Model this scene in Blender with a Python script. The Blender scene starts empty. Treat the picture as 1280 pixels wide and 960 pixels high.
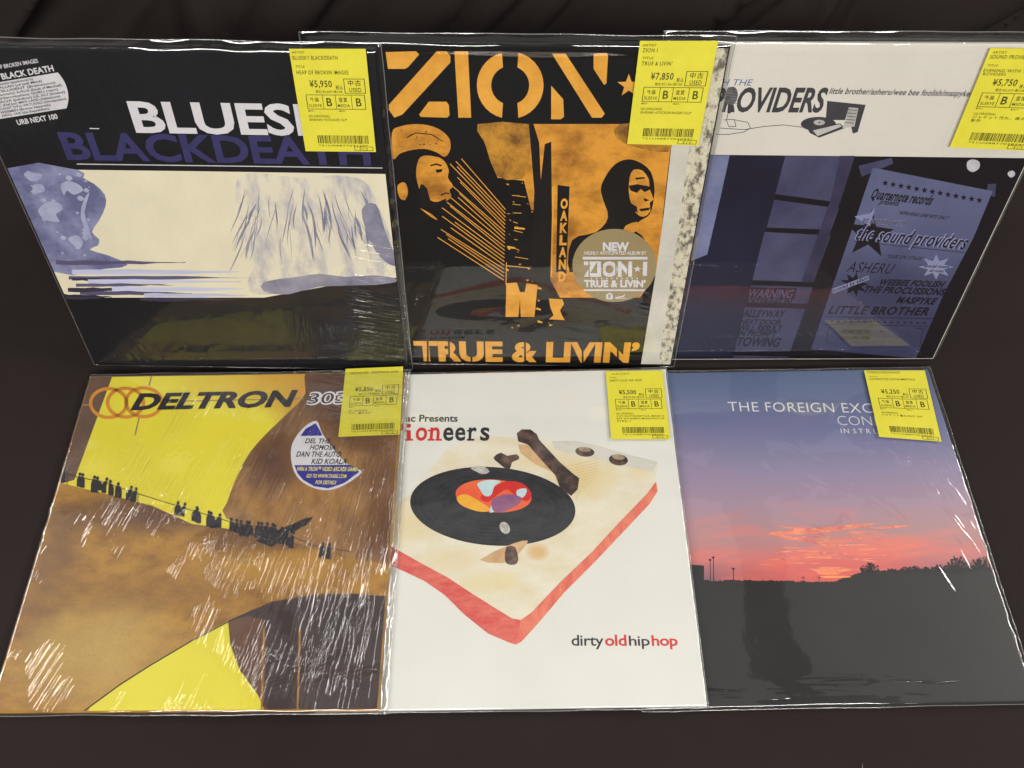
import bpy, math, random
from mathutils import Matrix, Vector, noise as mnoise
from mathutils.geometry import tessellate_polygon

S = bpy.context.scene
COL = S.collection
random.seed(7)

# ------------------------------------------------------------------ camera
F_PX, PITCH, CAM = 1005.96, 1.04574, Vector((-0.00013, -0.35977, 0.69891))
YAW, ROLL = -0.01352, -0.00039
cam_rot = Matrix.Rotation(YAW, 4, 'Z') @ Matrix.Rotation(math.pi/2-PITCH, 4, 'X') @ Matrix.Rotation(ROLL, 4, 'Z')
cd = bpy.data.cameras.new('camera'); cam = bpy.data.objects.new('camera', cd); COL.objects.link(cam)
cam.matrix_world = Matrix.Translation(CAM) @ cam_rot
cd.sensor_width = 36; cd.lens = 36*F_PX/1280; cd.clip_start = .01; cd.clip_end = 50
S.camera = cam

# ------------------------------------------------------------------ world, exposure, lamps
w = bpy.data.worlds.new('World'); S.world = w; w.use_nodes = True
w.node_tree.nodes['Background'].inputs[0].default_value = (.9, .95, 1, 1)
w.node_tree.nodes['Background'].inputs[1].default_value = .07
S.view_settings.view_transform = 'Standard'; S.view_settings.look = 'None'
S.view_settings.exposure = 0; S.view_settings.gamma = 1
S.view_settings.use_curve_mapping = False
S.cycles.max_bounces = 10; S.cycles.transparent_max_bounces = 16
S.cycles.caustics_reflective = False; S.cycles.caustics_refractive = False

def area_lamp(name, loc, target, sx, sy, radiance, col):
    ld = bpy.data.lights.new(name, 'AREA'); ld.shape = 'RECTANGLE'; ld.size = sx; ld.size_y = sy
    ld.energy = radiance*math.pi*sx*sy; ld.color = col
    o = bpy.data.objects.new(name, ld); COL.objects.link(o)
    o.location = loc
    o.rotation_euler = (Vector(target)-Vector(loc)).to_track_quat('-Z', 'Y').to_euler()
    return o
WARM = (1, .965, .91)
# shop ceiling: area lamps stand in for its bounce, gaps added to break reflections
for i in range(3):
    for j in range(2):
        x = -2.1+2.1*i; y = 0.2+1.7*j
        area_lamp('ceiling_bounce', (x, y, 2.6), (x, y, 0), 1.9, 1.5, .25, (1, .98, .95))
# unseen lamps: front pair lights the leaning row, the rest added for film glints
for x in (-.75, .75):
    area_lamp('unseen_lamp', (x, -1.9, 1.65), (0, .05, .1), 1.2, .42, 28, WARM)
area_lamp('unseen_lamp', (-2.9, .9, 2.4), (-.2, .9, 0), 2.4, .10, 34, WARM)
area_lamp('unseen_lamp', (3.0, .6, 2.4), (.3, .6, 0), 2.4, .10, 80, WARM)
area_lamp('unseen_lamp', (-2.5, .9, 2.45), (-2.5, .9, 0), .28, 2.2, 15, WARM)
area_lamp('unseen_lamp', (2.6, .8, 2.45), (2.6, .8, 0), .28, 2.2, 15, WARM)
area_lamp('unseen_lamp', (0, 2.4, 2.4), (0, 0, 0), 3.0, .34, 7, WARM)

# ------------------------------------------------------------------ helpers
def lin(c): c /= 255; return c/12.92 if c <= .04045 else ((c+.055)/1.055)**2.4
def rgb(r, g, b, k=1.0): return (min(.9, lin(r)*k), min(.9, lin(g)*k), min(.9, lin(b)*k), 1)

def N(nt, t, **kw):
    n = nt.nodes.new(t)
    for k, v in kw.items():
        if k.startswith('i_'):
            key = k[2:]; n.inputs[int(key) if key.isdigit() else key.replace('_', ' ')].default_value = v
        else: setattr(n, k, v)
    return n
def L(nt, a, ao, b, bi): nt.links.new(a.outputs[ao], b.inputs[bi])
def MA(nt, op, a, b=None, c=None):
    n = nt.nodes.new('ShaderNodeMath'); n.operation = op
    for i, v in enumerate((a, b, c)):
        if v is None: continue
        if isinstance(v, (int, float)): n.inputs[i].default_value = v
        else: nt.links.new(v, n.inputs[i])
    return n.outputs[0]

_mats = {}
def print_mat(name, c1, c2=None, scale=40, stretch=(1, 1, 1), contrast=(.35, .65), rough=.38, grain=.06, bump=0, blobs=(), rec=None):
    if name in _mats: return _mats[name]
    m = bpy.data.materials.new(name); m.use_nodes = True; nt = m.node_tree
    b = nt.nodes['Principled BSDF']; b.inputs['Roughness'].default_value = rough
    b.inputs['Specular IOR Level'].default_value = .22
    tc = N(nt, 'ShaderNodeTexCoord'); mp = N(nt, 'ShaderNodeMapping'); mp.inputs['Scale'].default_value = stretch
    L(nt, tc, 'Object', mp, 0)
    no = N(nt, 'ShaderNodeTexNoise', i_Scale=scale, i_Detail=6.0, i_Roughness=.62); L(nt, mp, 0, no, 'Vector')
    cr = N(nt, 'ShaderNodeValToRGB'); L(nt, no, 0, cr, 0)
    c2 = c2 or tuple(x*.88 for x in c1[:3])+(1,)
    e = cr.color_ramp.elements; e[0].position = contrast[0]; e[0].color = c1; e[1].position = contrast[1]; e[1].color = c2
    col = cr.outputs[0]
    if blobs:
        sp = N(nt, 'ShaderNodeSeparateXYZ'); L(nt, tc, 'Object', sp, 0)
        wn = N(nt, 'ShaderNodeTexNoise', i_Scale=18.0, i_Detail=5.0); L(nt, tc, 'Object', wn, 'Vector')
        for (bx, by, brx, bry, bc, bs) in blobs:
            c0 = rec.uv(bx, by); kx = abs(rec.uv(bx+10, by).x-c0.x)/10; ky = abs(rec.uv(bx, by+10).y-c0.y)/10
            du = MA(nt, 'POWER', MA(nt, 'ABSOLUTE', MA(nt, 'DIVIDE', MA(nt, 'SUBTRACT', sp.outputs[0], c0.x), brx*kx)), 2.0)
            dv = MA(nt, 'POWER', MA(nt, 'ABSOLUTE', MA(nt, 'DIVIDE', MA(nt, 'SUBTRACT', sp.outputs[1], c0.y), bry*ky)), 2.0)
            k = MA(nt, 'SUBTRACT', MA(nt, 'ADD', 1.0, MA(nt, 'MULTIPLY', MA(nt, 'SUBTRACT', wn.outputs[0], .5), 1.1)), MA(nt, 'ADD', du, dv))
            k = MA(nt, 'MULTIPLY', MA(nt, 'MINIMUM', MA(nt, 'MAXIMUM', k, 0.0), 1.0), bs)
            mb = N(nt, 'ShaderNodeMix', data_type='RGBA'); nt.links.new(k, mb.inputs[0]); nt.links.new(col, mb.inputs[6]); mb.inputs[7].default_value = rgb(*bc)
            col = mb.outputs[2]
    g = N(nt, 'ShaderNodeTexNoise', i_Scale=900.0, i_Detail=2.0); L(nt, tc, 'Object', g, 'Vector')
    gm = MA(nt, 'MULTIPLY_ADD', g.outputs[0], grain*2, 1-grain)
    mx = N(nt, 'ShaderNodeVectorMath', operation='SCALE'); nt.links.new(col, mx.inputs[0]); nt.links.new(gm, mx.inputs['Scale'])
    L(nt, mx, 0, b, 'Base Color')
    if bump:
        bp = N(nt, 'ShaderNodeBump', i_Strength=.4, i_Distance=bump); L(nt, g, 0, bp, 'Height'); L(nt, bp, 0, b, 'Normal')
    _mats[name] = m
    return m

def mesh_obj(name, verts, faces, m, parent=None, smooth=False):
    me = bpy.data.meshes.new(name); me.from_pydata([tuple(v) for v in verts], [], faces); me.update()
    if smooth:
        for p in me.polygons: p.use_smooth = True
    me.materials.append(m)
    o = bpy.data.objects.new(name, me); COL.objects.link(o)
    if parent: o.parent = parent
    return o

# ---- text outlines (Blender's own built-in font), one glyph at a time, cached
_tx = {}; _gl = {}; _adv = {}
def _raw(s, bold=0.0, shear=0.0):
    c = bpy.data.curves.new('t', 'FONT'); c.body = s; c.offset = bold; c.shear = shear
    c.resolution_u = 3; c.fill_mode = 'FRONT'
    o = bpy.data.objects.new('t', c); COL.objects.link(o)
    dg = bpy.context.evaluated_depsgraph_get(); dg.update()
    me = o.evaluated_get(dg).to_mesh()
    vs = [(v.co.x, v.co.y) for v in me.vertices]; fs = [tuple(p.vertices) for p in me.polygons]
    o.evaluated_get(dg).to_mesh_clear(); bpy.data.objects.remove(o); bpy.data.curves.remove(c)
    return vs, fs
def _width(s):
    v = [p[0] for p in _raw(s)[0]]; return max(v)-min(v)
def glyphs(s, bold=0.0, shear=0.0, spacing=1.0):
    key = (s, bold, shear, spacing)
    if key in _tx: return _tx[key]
    if 'HH' not in _adv: _adv['HH'] = _width('HH')
    V = []; FS = []; parts = []; x = 0
    for ch in s:
        if ch not in _adv: _adv[ch] = _width('H'+ch+'H')-_adv['HH']
        if ch != ' ':
            g = (ch, bold, shear)
            if g not in _gl:
                vs, fs = _raw(*g)
                if bold:                 # thickened outlines can throw out spikes: keep them inside the glyph
                    p = _raw(ch, 0, shear)[0]; m_ = abs(bold)*1.15
                    x0, x1 = min(a for a, b in p)-m_, max(a for a, b in p)+m_; y0, y1 = min(b for a, b in p)-m_, max(b for a, b in p)+m_
                    vs = [(max(x0, min(x1, a)), max(y0, min(y1, b))) for a, b in vs]
                _gl[g] = (vs, fs)
            k = len(V); vs, fs = _gl[g]
            V += [(a+x, b) for a, b in vs]; FS += [tuple(k+i for i in f) for f in fs]; parts.append((len(vs), len(fs)))
        x += _adv[ch]*spacing
    x0 = min(v[0] for v in V); x1 = max(v[0] for v in V)
    _tx[key] = ([((a-x0)/max(1e-6, x1-x0), b/.70) for a, b in V], FS, parts)
    return _tx[key]

def clip_rect(P, h):
    for ax, sg in ((0, 1), (0, -1), (1, 1), (1, -1)):
        out = []
        for k in range(len(P)):
            a, b = P[k-1], P[k]; ia, ib = sg*a[ax] <= h, sg*b[ax] <= h
            if ia != ib:
                out.append(a.lerp(b, (sg*h-a[ax])/(b[ax]-a[ax])))
            if ib: out.append(b)
        P = out
        if len(P) < 3: return []
    return P

def smooth_poly(pts, n=4):
    out = []; k = len(pts)
    for i in range(k):
        p0, p1, p2, p3 = pts[i-1], pts[i], pts[(i+1) % k], pts[(i+2) % k]
        for j in range(n):
            t = j/n
            out.append(tuple(.5*(2*p1[a]+(p2[a]-p0[a])*t+(2*p0[a]-5*p1[a]+4*p2[a]-p3[a])*t*t+(3*p1[a]-p0[a]-3*p2[a]+p3[a])*t**3) for a in (0, 1)))
    return out

SZ, TH = .315, .0048           # twelve-inch cover: side and thickness
LAYER = .00007

class Record:
    """One record: an Empty, its cover, prints, bag and tag. Local u right, v up the cover, w out of it."""
    def __init__(s, mat_world, label):
        s.M = mat_world; s.inv = mat_world.inverted()
        s.root = bpy.data.objects.new('vinyl_record', None); COL.objects.link(s.root)
        s.root.empty_display_size = .03
        s.root.matrix_world = mat_world
        s.root['label'] = label; s.root['category'] = 'record'; s.root['group'] = 'second hand records in clear bags on dark cloth'
    def uv(s, x, y, w=TH):       # where a point measured on the photograph lies on this cover's plane
        d = cam_rot.to_3x3() @ Vector(((x-640)/F_PX, (480-y)/F_PX, -1))
        o = s.inv @ CAM; d = s.inv.to_3x3() @ d
        t = (w-o.z)/d.z
        return Vector((o.x+d.x*t, o.y+d.y*t))
    def cover(s, m, spine=None):
        h = SZ/2; b = .0007; vs = []; fs = []
        rings = [(h-b, 0), (h, b), (h, TH-b), (h-b*.6, TH-.0001), (h-b*1.6, TH)]
        for r, z in rings:
            for sx, sy in ((-1, -1), (1, -1), (1, 1), (-1, 1)): vs.append((sx*r, sy*r, z))
        fs.append((3, 2, 1, 0)); fs.append(tuple(16+i for i in range(4)))
        for k in range(4):
            for i in range(4): fs.append((k*4+i, k*4+(i+1) % 4, k*4+4+(i+1) % 4, k*4+4+i))
        o = mesh_obj('cover', vs, fs, m, s.root)
        return o

class Ink:
    """flat print lying on a cover, sticker or tag"""
    def __init__(s, rec, layer, mapping=None, base=TH):
        s.r = rec; s.w = base+LAYER*layer; s.base = base; s.v = []; s.f = []; s.n = []; s.map = mapping
    def p(s, q):
        return s.map(*q) if s.map else s.r.uv(q[0], q[1], s.base)
    def clip(s, u):
        h = SZ/2-.0012
        if s.map: return u
        return Vector((max(-h, min(h, u.x)), max(-h, min(h, u.y))))
    def poly(s, pts, smooth=0):
        if smooth: pts = smooth_poly(pts, smooth)
        q = [s.p(a) for a in pts]; k = len(s.v)
        if not s.map: q = clip_rect(q, SZ/2-.0012)
        if len(q) < 3: return s
        f0 = len(s.f)
        wz = s.w+4e-7*(len(s.n) % 40)          # overlapping patches of one ink never share a plane
        s.v += [(a.x, a.y, wz) for a in q]
        V = [Vector((a.x, a.y, 0)) for a in q]
        for t in tessellate_polygon([V]):
            a, b, c = t
            n = (V[b]-V[a]).cross(V[c]-V[a]).z
            s.f.append((k+a, k+b, k+c) if n > 0 else (k+a, k+c, k+b))
        s.n.append((len(q), len(s.f)-f0))
        return s
    def line(s, a, b, th):        # th in photo pixels (or map units)
        dx, dy = b[0]-a[0], b[1]-a[1]; l = math.hypot(dx, dy) or 1; nx, ny = -dy/l*th/2, dx/l*th/2
        return s.poly([(a[0]+nx, a[1]+ny), (b[0]+nx, b[1]+ny), (b[0]-nx, b[1]-ny), (a[0]-nx, a[1]-ny)])
    def path(s, pts, th):
        for a, b in zip(pts, pts[1:]): s.line(a, b, th)
        return s
    def ellipse(s, c, rx, ry, n=40, a0=0, a1=360, rot=0):
        cr, sr = math.cos(math.radians(rot)), math.sin(math.radians(rot)); P = []
        for i in range(n if a1-a0 >= 360 else n+1):
            a = math.radians(a0+(a1-a0)*i/n); x, y = rx*math.cos(a), ry*math.sin(a)
            P.append((c[0]+x*cr-y*sr, c[1]+x*sr+y*cr))
        return s.poly(P)
    def ring(s, c, rx, ry, th, n=44, a0=0, a1=360, rot=0):
        cr, sr = math.cos(math.radians(rot)), math.sin(math.radians(rot)); k = len(s.v)
        for i in range(n+1):
            a = math.radians(a0+(a1-a0)*i/n)
            for q in (-.5, .5):
                x, y = (rx+q*th)*math.cos(a), (ry+q*th)*math.sin(a)
                u = s.clip(s.p((c[0]+x*cr-y*sr, c[1]+x*sr+y*cr))); s.v.append((u.x, u.y, s.w))
        for i in range(n): s.f.append((k+2*i, k+2*i+1, k+2*i+3, k+2*i+2))
        s.n.append((2*n+2, n))
        return s
    def text(s, t, a, b, top, bold=0.0, shear=0.0, spacing=1.0):
        """baseline from a to b; cap tops at height top (photo row at the left end)"""
        vs, fs, pn = glyphs(t, bold, shear, spacing); s.n += pn
        O = s.p(a); X = s.p(b)-O; up = Vector((-X.y, X.x)).normalized()
        H = (s.p((a[0], top))-O).dot(up); k = len(s.v)
        for x, y in vs:
            q = O+X*x+up*(H*y); s.v.append((q.x, q.y, s.w))
        s.f += [tuple(k+i for i in f) for f in fs]
        return s
    def build(s, name, m, parent=None):
        # every face looks out of the cover
        fs = []
        for f in s.f:
            a, b, c = (Vector(s.v[i]) for i in f[:3])
            n = 0
            for i in range(len(f)):
                p, q = s.v[f[i]], s.v[f[(i+1) % len(f)]]; n += p[0]*q[1]-q[0]*p[1]
            fs.append(f if n > 0 else tuple(reversed(f)))
        # big pieces (letters, shapes) are objects of their own; pieces too small to pick apart stay together
        small_v = []; small_f = []; cnt = 0; out = None; v0 = f0 = 0; par = parent or s.r.root
        nm = {'title_lettering': 'printed_letter', 'lettering': 'printed_letter'}.get(name, name)
        for nv, nf in s.n:
            V = s.v[v0:v0+nv]; Fc = [tuple(i-v0 for i in f) for f in fs[f0:f0+nf]]
            ext = max(max(v[0] for v in V)-min(v[0] for v in V), max(v[1] for v in V)-min(v[1] for v in V))
            if ext > .0078 and 'tag_print' not in name: out = mesh_obj(nm, V, Fc, m, par)
            else:
                k = len(small_v); small_v += V; small_f += [tuple(k+i for i in f) for f in Fc]; cnt += 1
            v0 += nv; f0 += nf
        assert v0 == len(s.v) and f0 == len(s.f), name
        if small_v:
            out = mesh_obj(name, small_v, small_f, m, par)
            if cnt > 1: out['kind'] = 'stuff'
        return out

# ------------------------------------------------------------------ clear film
def film_mat(name, fine=1.0, wav=1.0, streaks=(), haze=.015, rough=.03, strength=2.1):
    """streaks: (angle_deg, across_scale, along_scale, height, u0, v0, ru, rv, density)"""
    m = bpy.data.materials.new(name); m.use_nodes = True; nt = m.node_tree
    for n in list(nt.nodes): nt.nodes.remove(n)
    out = N(nt, 'ShaderNodeOutputMaterial')
    tc = N(nt, 'ShaderNodeTexCoord'); sep = N(nt, 'ShaderNodeSeparateXYZ'); L(nt, tc, 'Object', sep, 0)
    n1 = N(nt, 'ShaderNodeTexNoise', i_Scale=9.0, i_Detail=1.5, i_Roughness=.45); L(nt, tc, 'Object', n1, 'Vector')
    n1.inputs['Distortion'].default_value = .6
    h = MA(nt, 'MULTIPLY', n1.outputs[0], .0011*wav)
    n3 = N(nt, 'ShaderNodeTexNoise', i_Scale=45.0, i_Detail=3.0); L(nt, tc, 'Object', n3, 'Vector')
    h = MA(nt, 'MULTIPLY_ADD', n3.outputs[0], .00012*fine, h)
    for (ang, sx, sy, hh, u0, v0, ru, rv, dens) in streaks:
        mp = N(nt, 'ShaderNodeMapping'); mp.vector_type = 'TEXTURE'
        mp.inputs['Rotation'].default_value = (0, 0, math.radians(ang)); mp.inputs['Scale'].default_value = (1/sx, 1/sy, 1)
        mp.inputs['Location'].default_value = (u0*.3, v0*.7, 0)
        L(nt, tc, 'Object', mp, 0)
        ns = N(nt, 'ShaderNodeTexNoise', i_Scale=1.0, i_Detail=2.0, i_Roughness=.5); L(nt, mp, 0, ns, 'Vector')
        ns.inputs['Distortion'].default_value = .5
        r = MA(nt, 'ABSOLUTE', MA(nt, 'SUBTRACT', ns.outputs[0], .5))
        r = MA(nt, 'SUBTRACT', 1.0, MA(nt, 'MINIMUM', MA(nt, 'MULTIPLY', r, 8.0), 1.0))
        r = MA(nt, 'POWER', r, 1.6)
        # patchy, and only where the wrinkles are
        pt = N(nt, 'ShaderNodeTexNoise', i_Scale=22.0, i_Detail=2.0); L(nt, tc, 'Object', pt, 'Vector')
        pm = MA(nt, 'MULTIPLY', MA(nt, 'SUBTRACT', pt.outputs[0], 1-dens), 7.0)
        pm = MA(nt, 'MINIMUM', MA(nt, 'MAXIMUM', pm, 0.0), 1.0)
        a = MA(nt, 'POWER', MA(nt, 'ABSOLUTE', MA(nt, 'DIVIDE', MA(nt, 'SUBTRACT', sep.outputs[0], u0), ru)), 2.0)
        b = MA(nt, 'POWER', MA(nt, 'ABSOLUTE', MA(nt, 'DIVIDE', MA(nt, 'SUBTRACT', sep.outputs[1], v0), rv)), 2.0)
        k = MA(nt, 'MAXIMUM', MA(nt, 'SUBTRACT', 1.0, MA(nt, 'ADD', a, b)), 0.0)
        k = MA(nt, 'MINIMUM', MA(nt, 'MULTIPLY', k, 2.0), 1.0)
        r = MA(nt, 'MULTIPLY', MA(nt, 'MULTIPLY', r, k), pm)
        h = MA(nt, 'MULTIPLY_ADD', r, hh, h)
    bp = N(nt, 'ShaderNodeBump', i_Strength=1.0, i_Distance=1.0); nt.links.new(h, bp.inputs['Height'])
    ge = N(nt, 'ShaderNodeNewGeometry'); dt = N(nt, 'ShaderNodeVectorMath', operation='DOT_PRODUCT')
    L(nt, ge, 'Incoming', dt, 0); L(nt, bp, 0, dt, 1)
    c = MA(nt, 'MINIMUM', MA(nt, 'ABSOLUTE', dt.outputs['Value']), 1.0)     # same Fresnel on both sides of a thin film
    sch = MA(nt, 'MULTIPLY_ADD', MA(nt, 'POWER', MA(nt, 'SUBTRACT', 1.0, c), 5.0), .96, .04)
    fac = MA(nt, 'MINIMUM', MA(nt, 'MULTIPLY', sch, strength), 1.0)
    tr = N(nt, 'ShaderNodeBsdfTransparent'); tr.inputs[0].default_value = (.985, .985, .98, 1)
    gl = N(nt, 'ShaderNodeBsdfGlossy'); gl.inputs['Roughness'].default_value = rough; gl.inputs['Color'].default_value = (1, 1, 1, 1)
    L(nt, bp, 0, gl, 'Normal')
    df = N(nt, 'ShaderNodeBsdfDiffuse'); df.inputs[0].default_value = (.8, .8, .8, 1)
    m0 = N(nt, 'ShaderNodeMixShader', i_0=haze); L(nt, tr, 0, m0, 1); L(nt, df, 0, m0, 2)
    m1 = N(nt, 'ShaderNodeMixShader'); nt.links.new(fac, m1.inputs[0]); L(nt, m0, 0, m1, 1); L(nt, gl, 0, m1, 2)
    L(nt, m1, 0, out, 0)
    return m
def seam_mat():
    m = film_mat('film_seam', 1, 2, (), .10, .12, 3.0); return m
SEAM = seam_mat()

def pouch(rec, m, L_, R_, B_, T_, bumps=(), seed=0, lift=.0009):
    """closed plastic pouch; extents are local u/v positions of its edges"""
    NX, NY = 110, 110; vs = []; fs = []
    h = SZ/2
    for j in range(NY+1):
        for i in range(NX+1):
            # denser near the borders
            def q(t): return .5-.5*math.cos(math.pi*t)*(.55)-.5*.45*(1-2*t)
            u = L_+(R_-L_)*q(i/NX); v = B_+(T_-B_)*q(j/NY)
            du = max(0, abs(u)-h); dv = max(0, abs(v)-h); d = math.hypot(du, dv)
            mu = (R_-h) if u > 0 else (-h-L_); mv = (T_-h) if v > 0 else (-h-B_)
            e = max(du/max(mu, 1e-4), dv/max(mv, 1e-4))
            top = TH+lift*(.55+.6*mnoise.noise(Vector((u*14, v*14, seed))))
            for (u0, v0, ru, rv, hh) in bumps:
                g = 1-((u-u0)/ru)**2-((v-v0)/rv)**2
                if g > 0: top += hh*g*g
            top = max(top, TH+.0004+5*LAYER)
            e = min(1, e); s_ = e*e*(3-2*e)
            z = top*(1-s_)+.0016*s_
            if 0 < e < 1: z += .0018*mnoise.noise(Vector((u*38, v*90, seed+3)))*(1-s_)*e*4
            # soft waviness of the free edge
            if e > .6:
                uu = u + (.0006*mnoise.noise(Vector((v*25, 1, seed))) if du/max(mu, 1e-4) >= e-1e-6 else 0)
                vv = v + (.0012*mnoise.noise(Vector((u*18, 7, seed))) if dv/max(mv, 1e-4) >= e-1e-6 else 0)
                u, v = uu, vv
            vs.append((u, v, z))
    W = NX+1
    for j in range(NY):
        for i in range(NX):
            a = j*W+i; fs.append((a, a+1, a+1+W, a+W))
    # back sheet
    k = len(vs)
    bx = [L_, -h, h, R_]; by = [B_, -h, h, T_]
    for yy in by:
        for xx in bx:
            inner = abs(xx) <= h+1e-9 and abs(yy) <= h+1e-9
            vs.append((xx, yy, -.0004 if inner else .0014))
    for j in range(3):
        for i in range(3):
            a = k+j*4+i; fs.append((a, a+4, a+5, a+1))
    o = mesh_obj('plastic_bag', vs, fs, m, rec.root, smooth=True)
    # welded seams round the pouch: thin flattened beads
    sv = []; sf = []
    loop = []
    n = 60
    for i in range(n): t = i/n; loop.append((L_+(R_-L_)*t, B_+.0010*mnoise.noise(Vector(((L_+(R_-L_)*t)*18, 7, seed)))))
    for i in range(n): t = i/n; loop.append((R_+.0006*mnoise.noise(Vector(((B_+(T_-B_)*t)*25, 1, seed))), B_+(T_-B_)*t))
    for i in range(n): t = i/n; loop.append((R_+(L_-R_)*t, T_+.0010*mnoise.noise(Vector(((R_+(L_-R_)*t)*18, 7, seed)))))
    for i in range(n): t = i/n; loop.append((L_+.0006*mnoise.noise(Vector(((T_+(B_-T_)*t)*25, 1, seed))), T_+(B_-T_)*t))
    m_ = len(loop)
    for i in range(m_):
        a = Vector(loop[i-1]); b = Vector(loop[(i+1) % m_]); t = (b-a).normalized(); nn = Vector((-t.y, t.x))
        c = Vector(loop[i])
        for q in range(6):
            an = q*math.pi/3; sv.append((c.x+nn.x*math.cos(an)*.00045, c.y+nn.y*math.cos(an)*.00045, .0015+math.sin(an)*.00035))
    for i in range(m_):
        for q in range(6):
            a = i*6+q; b = i*6+(q+1) % 6; c = ((i+1) % m_)*6+(q+1) % 6; d = ((i+1) % m_)*6+q
            sf.append((a, b, c, d))
    mesh_obj('bag_seam', sv, sf, SEAM, o, smooth=True)
    return o

# ------------------------------------------------------------------ price tag
TAGM = print_mat('tag_yellow_paper', rgb(204, 196, 62), rgb(196, 187, 56), 60, (1, 1, 1), (.3, .7), .42, .03)
TAGINK = print_mat('thermal_print', rgb(62, 60, 22), rgb(88, 84, 28), 300, (1, 1, 1), (.4, .6), .5, .05)
def price_tag(rec, quad, lines, price, tax, grade, note, code, seed, above=True, little='きいろ'):
    base = TH + (.0030 if above else .0006)
    q = [rec.uv(x, y, base) for x, y in quad]    # TL TR BR BL
    def mp(s, t):
        return (q[0]*(1-s)+q[1]*s)*(1-t)+(q[3]*(1-s)+q[2]*s)*t
    # paper: gently curved thin sheet
    n = 12; vs = []; fs = []
    def cw(s, t): return .0004*math.sin(math.pi*s)*math.sin(math.pi*t+seed) if above else 0
    for side in (0, 1):
        for j in range(n+1):
            for i in range(n+1):
                p = mp(i/n, j/n); vs.append((p.x, p.y, base-.00012*side+.0))
    W = n+1; K = W*W
    for j in range(n):
        for i in range(n):
            a = j*W+i; fs.append((a, a+W, a+W+1, a+1)); fs.append((K+a, K+a+1, K+a+W+1, K+a+W))
    for i in range(n):
        for a, b in ((i, i+1), (K-1-i, K-2-i), (i*W+W-1, (i+1)*W+W-1), ((i+1)*W, i*W)): fs.append((a, b, K+b, K+a))
    tag = mesh_obj('price_tag', vs, fs, TAGM, rec.root)
    ik = Ink(rec, 1.2, mp, base); R = random.Random(seed)
    def T(t, x0, x1, yb, hgt, bold=.012):
        vs_, fs_, pn = glyphs(t, bold, 0, 1.12); ik.n += pn
        O = mp(x0, yb); X = mp(x1, yb)-O; Y = mp(x0, yb-hgt)-O; k = len(ik.v)
        for x, y in vs_:
            p = O+X*x+Y*y; ik.v.append((p.x, p.y, ik.w))
        ik.f += [tuple(k+i for i in f) for f in fs_]
    for t, x0, x1, yb, hg in lines: T(t, x0, x1, yb, hg)
    T(price, .20, .50, .352, .062, .02)
    T('税込', .545, .64, .372, .030)
    T(tax, .27, .63, .408, .022)
    def box(x0, y0, x1, y1, th=.010, ty=.006):
        for a, b, c, d in ((x0, y0, x1, y0+ty), (x0, y1-ty, x1, y1), (x0, y0+ty, x0+th, y1-ty), (x1-th, y0+ty, x1, y1-ty)):
            ik.poly([(a, b), (c, b), (c, d), (a, d)])
    box(.66, .272, .945, .412)
    T('中古', .715, .89, .335, .042, .015); T('USED', .725, .885, .398, .040, .015)
    box(.125, .424, .925, .568)
    for x in (.345, .520, .735): ik.poly([(x, .43), (x+.008, .43), (x+.008, .562), (x, .562)])
    T('外装', .175, .295, .492, .034); T('SLEEVE', .150, .325, .545, .030)
    T('盤質', .565, .68, .492, .034); T('MEDIA', .545, .710, .545, .030)
    T(grade, .395, .470, .535, .078, .02); T(grade, .795, .870, .535, .078, .02)
    T(note[0], .125, .215, .592, .016); T(note[0], .555, .645, .592, .016)
    for i, (t, x1) in enumerate(note[1:]): T(t, .125, x1, .648+.036*i, .024)
    x = .20
    while x < .90:
        wd = R.choice((.006, .006, .011, .016)); ik.poly([(x, .830), (x+wd, .830), (x+wd, .915), (x, .915)]); x += wd+R.choice((.006, .008, .012))
    T(code, .20, .90, .945, .018)
    box(.70, .945, .965, .988, .008, .005); T(little, .77, .89, .980, .022)
    ik.build('tag_print', TAGINK, tag)
    return tag

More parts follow.
